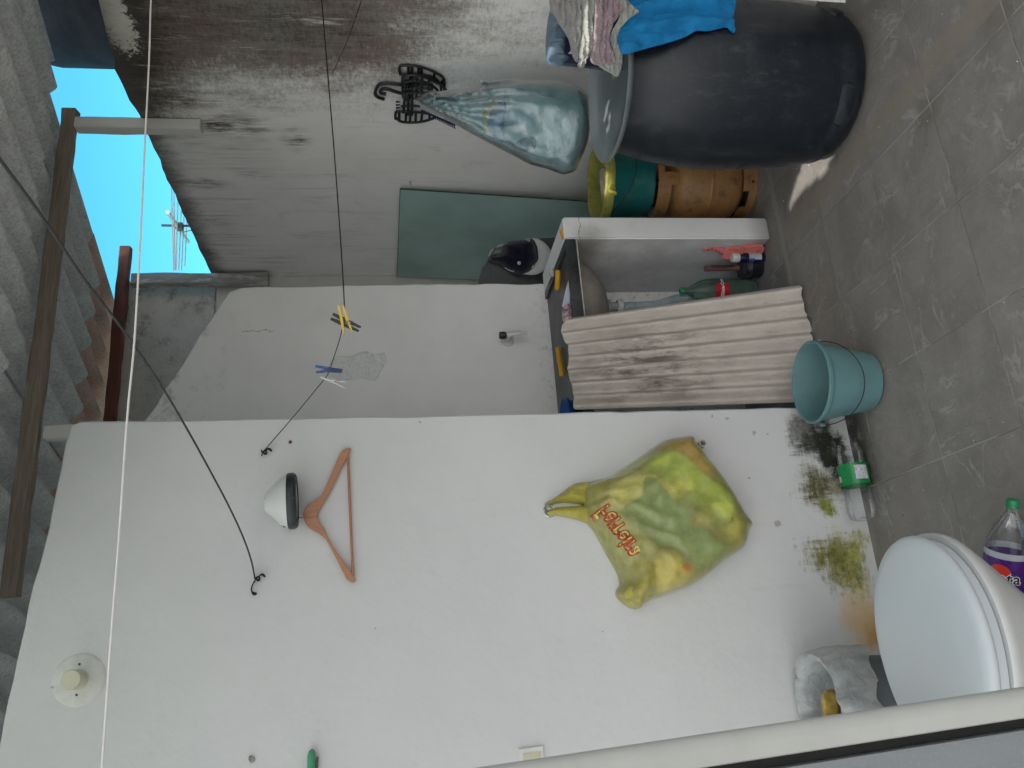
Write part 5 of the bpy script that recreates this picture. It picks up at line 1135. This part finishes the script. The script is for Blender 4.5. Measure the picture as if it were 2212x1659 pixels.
# ------------------------------------------------------------------ bulkhead lamp
lc = W(640, 1081, 1, YF-.085); lz = lc.z
bl_ = thing('wall_lamp', 'small white dome lamp with scuffed black rim on the white wall above the hanger', 'lamp', lc)
S_ = Matrix.Translation(Vector((lc.x+.0, YF-.082, lz)))@Matrix.Rotation(D2R(3), 4, 'X')@Matrix.Rotation(D2R(-2), 4, 'Y')@Matrix.Diagonal((1, .92, 1, 1))
t = NT('scuffed_black_rim'); b = t.mix(t.noise(30, 6, .8, lo=.6, hi=.72), (.022,.026,.032), (.28,.28,.28)); rimm = t.done(t.bsdf(b, .4, t.bump(t.noise(150, 3), .3, .003)))
t = NT('dirty_white_enamel'); b = t.mix(t.noise(22, 7, .8, lo=.62, hi=.72), (.60,.61,.60), (.12,.11,.10)); enam = t.done(t.bsdf(b, .35))
build('dome', MB().lathe([(.083, .022), (.080, .030), (.068, .050), (.052, .066), (.040, .078), (.030, .090), (.024, .094), (0, .096)], S_, 48), enam, bl_)
build('rim', MB().lathe([(.070, .001), (.078, -.003), (.083, .0), (.0865, .006), (.0865, .020), (.084, .026), (.0, .024)], S_, 48, wob=lambda a, z: .004*math.sin(60*a) if z < .004 else 0), rimm, bl_)
build('glass', MB().lathe([(0, -.004), (.05, -.001), (.071, .003)], S_, 40), simple('smoky_glass', (.03,.035,.04), .12), bl_)
pB = W(612, 1128, 1, YF-.02)
build('bracket', MB().tube(interp([pB+Vector((0, .018, .012)), pB, pB+Vector((.012, -.03, .004)), pB+Vector((.03, -.05, -.004))], 5), .0075, 10), enam, bl_)
build('wire', MB().tube(interp([pB+Vector((-.004, .016, .002)), pB+Vector((-.016, -.004, -.004)), pB+Vector((-.004, -.01, -.022)), pB+Vector((.01, .0, -.026))], 5), .0016, 6), M['dark_metal'], bl_)
# ------------------------------------------------------------------ lamp holder plate
lp_ = Vector(fwp(171, 1468)); ls = thing('lamp_holder', 'round yellowed lamp holder without bulb high on the white wall', 'lamp holder', lp_)
Mx = Matrix.Translation(lp_)@Matrix.Rotation(math.pi/2, 4, 'X')
t = NT('painted_over_plate'); b = t.mix(t.noise(30, 5, lo=.35, hi=.65), (.62,.635,.61), (.56,.575,.55)); plm = t.done(t.bsdf(b, .5, t.bump(t.noise(45, 5, .7), .4, .006)))
build('plate', MB().lathe([(0, .010), (.040, .009), (.060, .0065), (.070, .003), (.0735, 0)], Mx, 56, wob=lambda a, z: .01*fbm(math.cos(a)*2, math.sin(a)*2, 1)), plm, ls)
cream = simple('aged_cream_plastic', (.56,.545,.42), .45, .06, 15, .05)
build('socket', MB().lathe([(.030, .007), (.024, .018), (.023, .034), (.0265, .036), (.027, .062), (.025, .066), (0, .0665)], Mx, 40), cream, ls)
for (x, y) in ((174, 1435), (168, 1501)):
    c = Vector(fwp(x, y)); build('screw', MB().lathe([(0, .009), (.0036, .009), (.004, .004)], Matrix.Translation(c+Vector((0, -.001, 0)))@Matrix.Rotation(math.pi/2, 4, 'X'), 12), simple('rusty_screw', (.10,.07,.045), .6), ls)
c = Vector(fwp(118, 1484)); build('tab', MB().poly([c+Vector((0, -.004, .012)), c+Vector((-.012, -.004, -.02)), c+Vector((.014, -.004, -.024))], (0, .003, 0)), simple('grey_tab', (.36,.39,.40), .6), ls, smooth=False)

# ------------------------------------------------------------------ small things on the white wall
kn = simple('black_cord', (.012,.013,.014), .8, .2, 60, .3)
def knot(name, px, py, label, tail=True):
    c = Vector(fwp(px, py)); e = thing(name, label, 'hook', c)
    build('screw_eye', MB().tube([c+Vector((.0, .0, .0)), c+Vector((0, -.016, 0))]+[c+Vector((.0065*math.sin(a), -.018-.003*math.cos(a), .0075*math.cos(a)-.0075)) for a in [k*.55 for k in range(12)]], .0013, 6), simple('dull_steel', (.35,.36,.37), .3, metal=.9), e)
    mb = MB(); pts = [c+Vector((.010*math.sin(i*1.9)*(.6+.4*math.cos(i)), -.018+.006*math.cos(i*2.3), -.006+.008*math.sin(i*1.3+.5))) for i in range(14)]
    mb.tube(interp(pts, 3), .0021, 6)
    if tail: mb.tube(interp([c+Vector((.004, -.018, -.008)), c+Vector((.012, -.02, -.020)), c+Vector((.004, -.016, -.030))], 4), [.002, .002, .0025, .003, .0035, .004, .0035, .003, .002], 6)
    build('cord_knot', mb, kn, e)
knot('wall_hook', 568, 981, 'black cord knot on a screw eye near the right edge of the white wall')
knot('wall_hook', 553, 1252, 'black knot with a short hanging tail where the long dark line meets the white wall')
c = Vector(fwp(547, 1281)); o = build('cord_end', MB().tube(interp([Vector(fwp(551,1256))+Vector((0,-.014,0)), c+Vector((.012,-.012,.004)), c+Vector((-.002,-.01,-.002)), c+Vector((-.004,-.012,-.012))], 5), [.0022]*8+[.003,.004,.005,.0055,.005,.0045,.004,.003][:8], 7), kn); tag(o, 'dangling black cord end beside the long dark line knot', 'cord')
c = Vector(fwp(627, 955)); tag(build('wall_plug', MB().lathe([(0, .003), (.004, .004), (.0055, .002), (.006, 0)], Matrix.Translation(c)@Matrix.Rotation(math.pi/2, 4, 'X'), 14), simple('rust_plug', (.12,.05,.04), .8)), 'tiny rusty wall plug above the wooden hanger tip', 'wall plug')
c = Vector(fwp(544, 1640)); tag(build('wall_plug', puff([(537,1634),(544,1632),(551,1637),(550,1646),(542,1649),(537,1643)], lambda x, y: W(x, y, 1, YF), NY, .008, 4, 1.6, lambda x, y, d, k: .004*fbm(x*.5, y*.5)), simple('grey_filler', (.33,.33,.32), .7, .4, 90, .4)), 'crumbly filled hole in the white wall near the photo bottom edge', 'wall plug')
# blanking plate
bp_ = thing('blanking_plate', 'yellowed square blanking plate low on the white wall beside the door edge', 'wall plate', Vector(fwp(1145, 1640)))
q = [Vector(fwp(x, y)) for (x, y) in ((1119,1617),(1173,1609),(1180,1690),(1124,1698))]
def inset(q, k): c = sum(q, Vector())/len(q); return [c+(p-c)*k for p in q]
bmv = MB().poly([p+Vector((0, -.008, 0)) for p in inset(q, .96)], (0, .0075, 0)); build('plate', bmv, simple('off_white_plate', (.62,.62,.585), .4), bp_, smooth=False)
build('centre', MB().poly([p+Vector((0, -.0095, 0)) for p in inset(q, .70)], (0, .001, 0)), simple('yellowed_centre', (.53,.50,.37), .5, .05), bp_, smooth=False)
# green handled tool
gh = thing('hand_tool', 'green handled tool hanging at the photo bottom edge on the white wall', 'tool', W(672, 1650, 1, YF-.02))
build('grip', MB().tube([W(674, 1618, 1, YF-.02), W(673.5, 1622, 1, YF-.02), W(673, 1632, 1, YF-.02), W(671, 1700, 1, YF-.02)], [.002, .0085, .0115, .0115], 16), simple('green_rubber', (.05,.27,.13), .5, .08), gh)
build('blade', MB().poly([W(x, y, 1, YF-.012) for (x, y) in ((684,1633),(688,1636),(683,1720),(676,1720),(680,1650))], (0, .004, 0)), simple('dark_blade', (.04,.045,.05), .3, metal=.5), gh, smooth=False)

# ------------------------------------------------------------------ washing lines
def ext(pts, x):
    a, b = Vector(pts[0]), Vector(pts[1]); return [a+(a-b)*((x-a.x)/(a.x-b.x))]+list(pts)
def cord(name, pts, r, mat, label, cat='washing line', n=8):
    o = build(name, MB().tube(interp(pts, n), r, 7), mat); return tag(o, label, cat)
K1 = Vector(fwp(568, 981))+Vector((0, -.016, 0)); E1 = W(691, -60, 0, XR-.01)
nl = Vector((E1.y-K1.y, -(E1.x-K1.x), 0)).normalized()
def L1(x, y): return WP(x, y, K1, nl)
blk = simple('black_line', (.010,.010,.012), .45, .1, 60, .1)
cord('clothes_line', [E1, L1(695, 0), L1(708, 160), L1(722, 330), L1(735, 510), L1(742, 620), L1(745, 690)], .0022, blk, 'black washing line running from the side wall down to the pegs', n=6)
cord('clothes_line', [L1(745, 690), L1(739, 712), L1(731, 742), L1(720, 775), L1(712, 800), L1(702, 818), L1(690, 832), L1(640, 893), K1], .0015, blk, 'thin black cord from the pegs to the knot at the white wall corner', n=5)
K2 = Vector(fwp(553, 1252))+Vector((0, -.018, 0))
pts = [(-60, 268), (0, 345), (90, 467), (180, 600), (260, 705), (340, 820), (400, 920), (450, 1010), (495, 1095), (525, 1160), (543, 1212)]
_e = W(-60, 268, 1, .85)+(W(-60, 268, 1, .85)-W(90, 467, 1, 1.16))*2.0
ys = [.85, .98, 1.16, 1.36, 1.53, 1.74, 1.94, 2.12, 2.30, 2.43, 2.52]
cord('clothes_line', [_e]+[W(x, y, 1, yy) for (x, y), yy in zip(pts, ys)]+[K2], .0026, simple('dark_grey_line', (.030,.034,.036), .6, .2, 60, .2), 'long dark grey line sweeping across the frame to the white wall')
cord('clothes_line', ext(ext([W(332, -60, 1, 1.62), W(326, 0, 1, 1.60), W(322, 130, 1, 1.56), W(313, 310, 1, 1.50), W(303, 520, 1, 1.45), W(290, 740, 1, 1.42), W(275, 900, 1, 1.40), W(258, 1150, 1, 1.38), W(240, 1380, 1, 1.37), W(219, 1680, 1, 1.36)], 2.24)[::-1], -1.6), .0019, simple('white_line', (.74,.72,.72), .5, .05, 60, .1), 'taut white washing line crossing below the roof')
K3 = Vector(rwp(719, 151)); 
cord('cord', [K3+Vector((-.012, 0, 0)), W(750, 88, 1, 2.05), W(783, -5, 1, 1.80), W(800, -60, 1, 1.66), W(800, -60, 1, 1.66)*2.2-W(783, -5, 1, 1.80)*1.2], .0013, blk, 'thin cord tied to a small hook on the weathered side wall', 'cord')
o = build('wall_hook', MB().tube([K3+Vector((.0,0,0)), K3+Vector((-.016,0,0))]+[K3+Vector((-.018,.007*math.sin(a),.008*math.cos(a)-.004)) for a in [k*.6 for k in range(11)]], .0016, 6), simple('shiny_hook', (.6,.6,.58), .25, metal=.8)); tag(o, 'tiny screw hook in the weathered side wall', 'hook')
o = build('wall_plug', MB().tube([Vector(rwp(885, 392)), Vector(rwp(885, 392))+Vector((-.02, 0, -.004))], [.005, .003], 6), simple('bent_nail', (.3,.28,.26), .5)); tag(o, 'bent nail left in the side wall above the glass panel', 'nail')
# pegs
ZP = lambda x, y: (621+x*.179, 567+y*.179)
def peg(legs, mat, label, spring=None, w=.0045, d=.006, sc=None):
    c = L1(*ZP(*legs[0][1])); e = thing('clothes_peg', label, 'clothes peg', c, 'clothes pegs on the black line'); fw = nl if nl.y < 0 else -nl
    for k, (a, m, b_) in enumerate(legs):
        P3 = [L1(*ZP(*q))+fw*.004 for q in (a, m, b_)]
        vs = []
        for i, p in enumerate(P3):
            tdir = (P3[min(i+1, 2)]-P3[max(i-1, 0)]).normalized(); s = tdir.cross(fw).normalized(); ww = w*(.75, 1.15, .6)[i]
            for sx, sy in ((-1, -1), (1, -1), (1, 1), (-1, 1)): vs.append(p+s*sx*ww+fw*sy*d)
        fs = [(i*4+j, i*4+(j+1) % 4, i*4+4+(j+1) % 4, i*4+4+j) for i in (0, 1) for j in range(4)]+[(3, 2, 1, 0), (8, 9, 10, 11)]
        build('leg', MB().add(vs, fs), mat, e, smooth=False)
    if spring:
        s_ = L1(*ZP(*spring))+fw*.012; r = .005
        up = Vector((0, 0, 1)); sd = up.cross(fw)
        build('spring', MB().tube([s_+(up*math.cos(a)+sd*math.sin(a))*r+fw*.0006*k for k, a in enumerate([i*.5 for i in range(16)])]+[s_+up*-.012+sd*.006], .0007, 5), sc or simple('steel_spring', (.5,.5,.52), .25, metal=1), e)
    return e
peg([((550,625),(680,690),(885,785)), ((525,680),(660,740),(860,830))], simple('charcoal_peg', (.018,.02,.022), .45), 'charcoal clothes peg crossing behind the yellow one', (745, 735), w=.0058)
peg([((620,530),(655,690),(683,870)), ((672,525),(715,680),(785,850))], simple('yellow_peg', (.72,.50,.04), .4), 'yellow clothes peg gripping the bend of the black line', (715, 735), w=.0042, d=.011)
peg([((340,1252),(480,1280),(665,1300)), ((348,1328),(480,1305),(660,1325))], simple('blue_peg', (.008,.07,.28), .4), 'blue clothes peg holding a scrap of plastic', (462, 1288), w=.0046)
peg([((395,1385),(520,1425),(700,1445)), ((440,1410),(560,1450),(695,1520))], simple('clear_peg', (.55,.57,.58), .15, .05), 'clear clothes peg below the blue one', (605, 1440), w=.0018, sc=simple('coppery_spring', (.45,.17,.08), .35, metal=.6))
fw = nl if nl.y < 0 else -nl
mb = puff([ZP(x, y) for (x, y) in ((545,1160),(640,1130),(760,1130),(870,1080),(960,1070),(1060,1110),(1170,1085),(1190,1200),(1120,1330),(1060,1430),(900,1400),(760,1420),(640,1405),(520,1375),(480,1345),(500,1250))], L1, fw, .012, 8, 1.6, lambda x, y, d, k: .006*fbm(x*.12, y*.12, 3, 4))
tag(build('plastic_scrap', mb, film('milky_film', (.85,.87,.9), .04, .2, 60, .3, 1.0, .5, .08)), 'torn scrap of clear plastic bag clipped by the blue peg', 'plastic scrap')

# ------------------------------------------------------------------ black hangers and the hanging blue bag on the side wall
ZR = lambda x, y: (810+x*.23195, 81+y*.23195)
def hanger(name, label, curves, d, r):
    c = W(*ZR(*curves[0][0]), 0, XR-d); e = thing(name, label, 'clip hanger', c, 'black clip hangers on the side wall')
    for nm, ls in (('frame', curves[:-1]), ('hook', curves[-1:])):
        mb = MB()
        for L in ls: mb.tube(interp([W(*ZR(*q), 0, XR-d) for q in L], 4), r if nm == 'frame' else r*1.25, 8)
        build(nm, mb, hb, e)
hb = simple('black_hanger_plastic', (.010,.011,.012), .4, .2, 15, .05)
hanger('clip_hanger', 'black lattice clip hanger hanging nearest the side wall, upper one of the pair', [
  [(235,345),(232,270),(340,262),(440,278),(560,325),(640,385),(645,490)], [(235,345),(340,342),(430,345),(550,375),(608,440),(615,490)],
  [(310,265),(312,340)], [(345,265),(345,340)], [(405,272),(405,342)], [(435,278),(435,345)], [(555,325),(550,372)], [(640,390),(608,435)], [(262,345),(255,420),(262,560)], [(262,440),(400,440),(540,440)], [(330,345),(330,560)],
  [(262,445),(170,432),(100,428),(40,440),(8,490),(5,535),(40,562),(88,575)]], .012, .0056)
hanger('clip_hanger', 'black lattice clip hanger in front, with its lower bar showing above the blue bag', [
  [(265,420),(275,360),(380,350),(480,372),(560,412),(620,445),(662,490)], [(275,415),(380,400),(480,425),(560,470),(590,500)],
  [(350,352),(345,720)], [(385,352),(385,560)], [(438,362),(435,600)], [(500,382),(498,560)], [(285,420),(275,560),(265,700)], [(310,420),(310,720)],
  [(262,480),(400,470),(540,480)], [(262,520),(400,512),(560,520)], [(262,580),(400,575),(480,570)], [(240,640),(330,635),(420,640)], [(235,690),(330,690),(430,700),(500,710)],
  [(190,760),(195,695),(240,690)], [(188,740),(240,782),(330,792),(430,785),(510,765),(570,740)], [(225,700),(225,780)], [(290,690),(285,788)], [(330,690),(325,790)], [(380,700),(378,788)], [(440,700),(430,785)], [(505,710),(510,765)],
  [(250,520),(190,505),(120,480),(70,482),(50,500),(60,520),(105,525)]], .024, .0058)
mb = MB()
for k in range(11):
    x, y = 560+k*18, 735+k*9; mb.tube([W(*ZR(x, y), 0, XR-.03), W(*ZR(x+4, y+24), 0, XR-.032)], .0028, 6)
mb.tube([W(*ZR(430, 680), 0, XR-.03), W(*ZR(745, 815), 0, XR-.03)], .0045, 8)
for k in range(4): mb.tube([W(*ZR(235, 600+k*26), 0, XR-.03), W(*ZR(195, 600+k*28), 0, XR-.032)], [.002, .0045], 8)
tag(build('comb_hanger', mb, simple('navy_plastic', (.012,.014,.07), .4)), 'navy toothed hanger bar peeping out beside the hanging blue bag', 'hanger')
# the blue bag
az_ = 37.6; n2 = -dirn(az_); bp2 = dirn(az_)*3.32
bp2.z = 1.0
def R2(x, y): return WP(*ZR(x, y), bp2, n2)
def R3(x, y): return WP(x, y, bp2, n2)
bb2 = thing('hanging_bag', 'translucent blue-green plastic bag stuffed with white rubbish hanging above the barrel', 'plastic bag', R2(1950, 900))
ol = [(355,590),(380,565),(430,528),(500,493),(560,500),(700,488),(900,470),(990,445),(970,400),(1060,402),(1200,378),(1400,385),(1600,388),(1700,395),(1830,425),(1920,470),(1985,530),(2003,600),(1998,760),(1985,880),(1965,1000),(1920,1110),(1880,1200),(1850,1250),(1790,1270),(1730,1272),(1600,1222),(1450,1185),(1330,1120),(1200,1055),(1000,950),(850,870),(720,795),(600,730),(480,670),(400,625)]
def rb(x, y, d, k):
    a = math.atan2(y-218, x-893); r = math.hypot(x-893, y-218)
    return .014*math.exp(-((r-110)/130)**2)*math.sin(a*34+3*fbm(x*.01, y*.01))+.008*math.sin(a*15+2*fbm(x*.006, y*.006, 8, 2))*min(1, r/300)+.007*fbm(x*.010, y*.014, 2, 2)+.002*fbm(x*.04, y*.02, 6, 2)
M['bluebag'] = film('blue_green_film', (.36,.64,.70), .22, .16, 16, 1.3, .45, .45)
build('film', puff([ZR(*p) for p in ol], R3, n2, .115, 42, 4.5, rb, .07), M['bluebag'], bb2, angle=80)
def cont2(name, pts, D, s, c, seed, rg_=.6): return build(name, puff([ZR(*p) for p in pts], R3, n2, D, s, 5, lambda x, y, d, k: .008*fbm(x*.02, y*.02, seed, 2), .03), simple(name+'_stuff', c, rg_, .15, 18, .3), bb2)
cont2('white_contents', [(1200,580),(1400,540),(1650,560),(1850,650),(1905,850),(1860,1050),(1700,1120),(1500,1090),(1300,1010),(1180,900),(1160,750)], .088, 34, (.85,.90,.90), 1)
cont2('blue_contents', [(1060,720),(1120,620),(1210,580),(1215,680),(1190,800),(1200,900),(1180,990),(1100,920),(1040,820)], .094, 14, (.02,.26,.55), 2)
cont2('yellow_contents', [(1090,560),(1160,555),(1090,650),(1055,760),(1050,860),(1080,930),(1030,900),(995,800),(1010,690),(1050,600)], .090, 9, (.85,.66,.15), 3)
cont2('lit_fold', [(850,790),(1000,840),(1150,920),(1260,1020),(1340,1105),(1200,1048),(1000,942),(870,862)], .07, 12, (.80,.88,.90), 7)  # pale strip added to read as the sunlit fold at the bag edge
cont2('blue_patch', [(1330,900),(1440,880),(1500,960),(1460,1050),(1350,1060),(1280,1000)], .096, 10, (.08,.24,.32), 5)
cont2('brown_contents', [(1890,480),(1960,520),(1990,590),(1985,700),(1930,640),(1900,560)], .05, 10, (.22,.18,.09), 4)
# white board beside the barrel
q = [WP(x, y, dirn(45)*2.56, -dirn(45)) for (x, y) in ((1700,-2),(1760,2),(1826,6),(1832,-50),(1900,-52),(1900,-130),(1690,-130))]
for _k in (4, 5): q[_k] = Vector((q[_k].x, q[_k].y, 0.003))
tag(build('white_board', MB().poly(q, dirn(45)*.01), M['pale_pvc'], smooth=False), 'edge of a white board standing on the floor beside the black barrel', 'board')

# loose grit on the tiles: too many and too small to count
random.seed(21); mb = MB()
for k in range(260):
    x = random.uniform(.2, 2.1); y = random.uniform(1.3, 2.85)
    if (Vector((x, y))-BC.xy).length < .27 or (x < .85 and y > 2.5): continue
    if random.random() < .45: y = random.choice((2.58, 2.80, 2.60))+random.gauss(0, .03) if x > .85 else y
    r = random.uniform(.0009, .0026)*(1.6 if random.random() < .08 else 1); c = Vector((x, y, r*.5)); n = 5
    vs = [c+Vector((r*math.cos(a)*random.uniform(.6, 1.2), r*math.sin(a)*random.uniform(.6, 1.2), -r*.5)) for a in [2*math.pi*i/n for i in range(n)]]+[c+Vector((0, 0, r*random.uniform(.2, .7)))]
    mb.add(vs, [(i, (i+1) % n, n) for i in range(n)])
t = NT('mixed_grit'); gm_ = t.done(t.bsdf(t.mix(t.noise(9, 3, lo=.45, hi=.55), (.10,.08,.06), (.50,.48,.44)), .8))
tag(build('floor_grit', mb, gm_, smooth=False, loc=(0, 0, 0)), 'fine grit and crumbs scattered over the grey tiles', 'grit', kind='stuff')
# ------------------------------------------------------------------ light
w = bpy.data.worlds.new('World'); scene.world = w; w.use_nodes = True; nt = w.node_tree; nt.nodes.clear()
ow = nt.nodes.new('ShaderNodeOutputWorld'); bg = nt.nodes.new('ShaderNodeBackground'); sk = nt.nodes.new('ShaderNodeTexSky')
sk.sky_type = 'NISHITA'; sk.sun_disc = False
sk.sun_elevation = math.atan2(SUN.z, SUN.xy.length); sk.sun_rotation = math.atan2(SUN.x, SUN.y)
sk.air_density = 1.0; sk.dust_density = .4; sk.ozone_density = 1.0
bg.inputs['Strength'].default_value = .15
tc = nt.nodes.new('ShaderNodeTexCoord'); nz = nt.nodes.new('ShaderNodeTexNoise'); nz.inputs['Scale'].default_value = 2.2; nz.inputs['Detail'].default_value = 5
nt.links.new(tc.outputs['Generated'], nz.inputs['Vector'])
def wm(op, a, b, cl=False):
    n_ = nt.nodes.new('ShaderNodeMath'); n_.operation = op; n_.use_clamp = cl
    for i, v in enumerate((a, b)):
        if isinstance(v, (int, float)): n_.inputs[i].default_value = v
        else: nt.links.new(v, n_.inputs[i])
    return n_.outputs[0]
dt = nt.nodes.new('ShaderNodeVectorMath'); dt.operation = 'DOT_PRODUCT'; nt.links.new(tc.outputs['Generated'], dt.inputs[0]); dt.inputs[1].default_value = (-.45, -.82, -.36)
cloud = wm('MULTIPLY', wm('ADD', wm('MULTIPLY', dt.outputs['Value'], 1.9), wm('MULTIPLY', wm('SUBTRACT', nz.outputs['Fac'], .5), 2.0)), 1.6, True)  # bright white area of sky added behind the camera to lift the walls
tint = nt.nodes.new('ShaderNodeMix'); tint.data_type = 'RGBA'; tint.blend_type = 'MULTIPLY'; tint.inputs[0].default_value = 1
nt.links.new(sk.outputs[0], tint.inputs[6]); tint.inputs[7].default_value = (.55, 1.80, 1.74, 1)
mx = nt.nodes.new('ShaderNodeMix'); mx.data_type = 'RGBA'; nt.links.new(cloud, mx.inputs[0]); nt.links.new(tint.outputs[2], mx.inputs[6]); mx.inputs[7].default_value = (12.6, 12.5, 12.4, 1)
nt.links.new(mx.outputs[2], bg.inputs[0]); nt.links.new(bg.outputs[0], ow.inputs[0])
ld = bpy.data.lights.new('sun', 'SUN'); ld.energy = 5.0; ld.angle = D2R(.53); ld.color = (1, .955, .88)
lo = bpy.data.objects.new('sun', ld); col.objects.link(lo); lo.rotation_euler = SUN.to_track_quat('Z', 'Y').to_euler()
scene.view_settings.view_transform = 'Standard'; scene.view_settings.look = 'None'; scene.view_settings.exposure = 0; scene.view_settings.gamma = 1
scene.render.engine = 'CYCLES'
scene.cycles.use_denoising = True
scene.cycles.max_bounces = 7; scene.cycles.diffuse_bounces = 4; scene.cycles.glossy_bounces = 2; scene.cycles.transparent_max_bounces = 12; scene.cycles.use_adaptive_sampling = True; scene.cycles.adaptive_threshold = .03; scene.cycles.adaptive_min_samples = 12
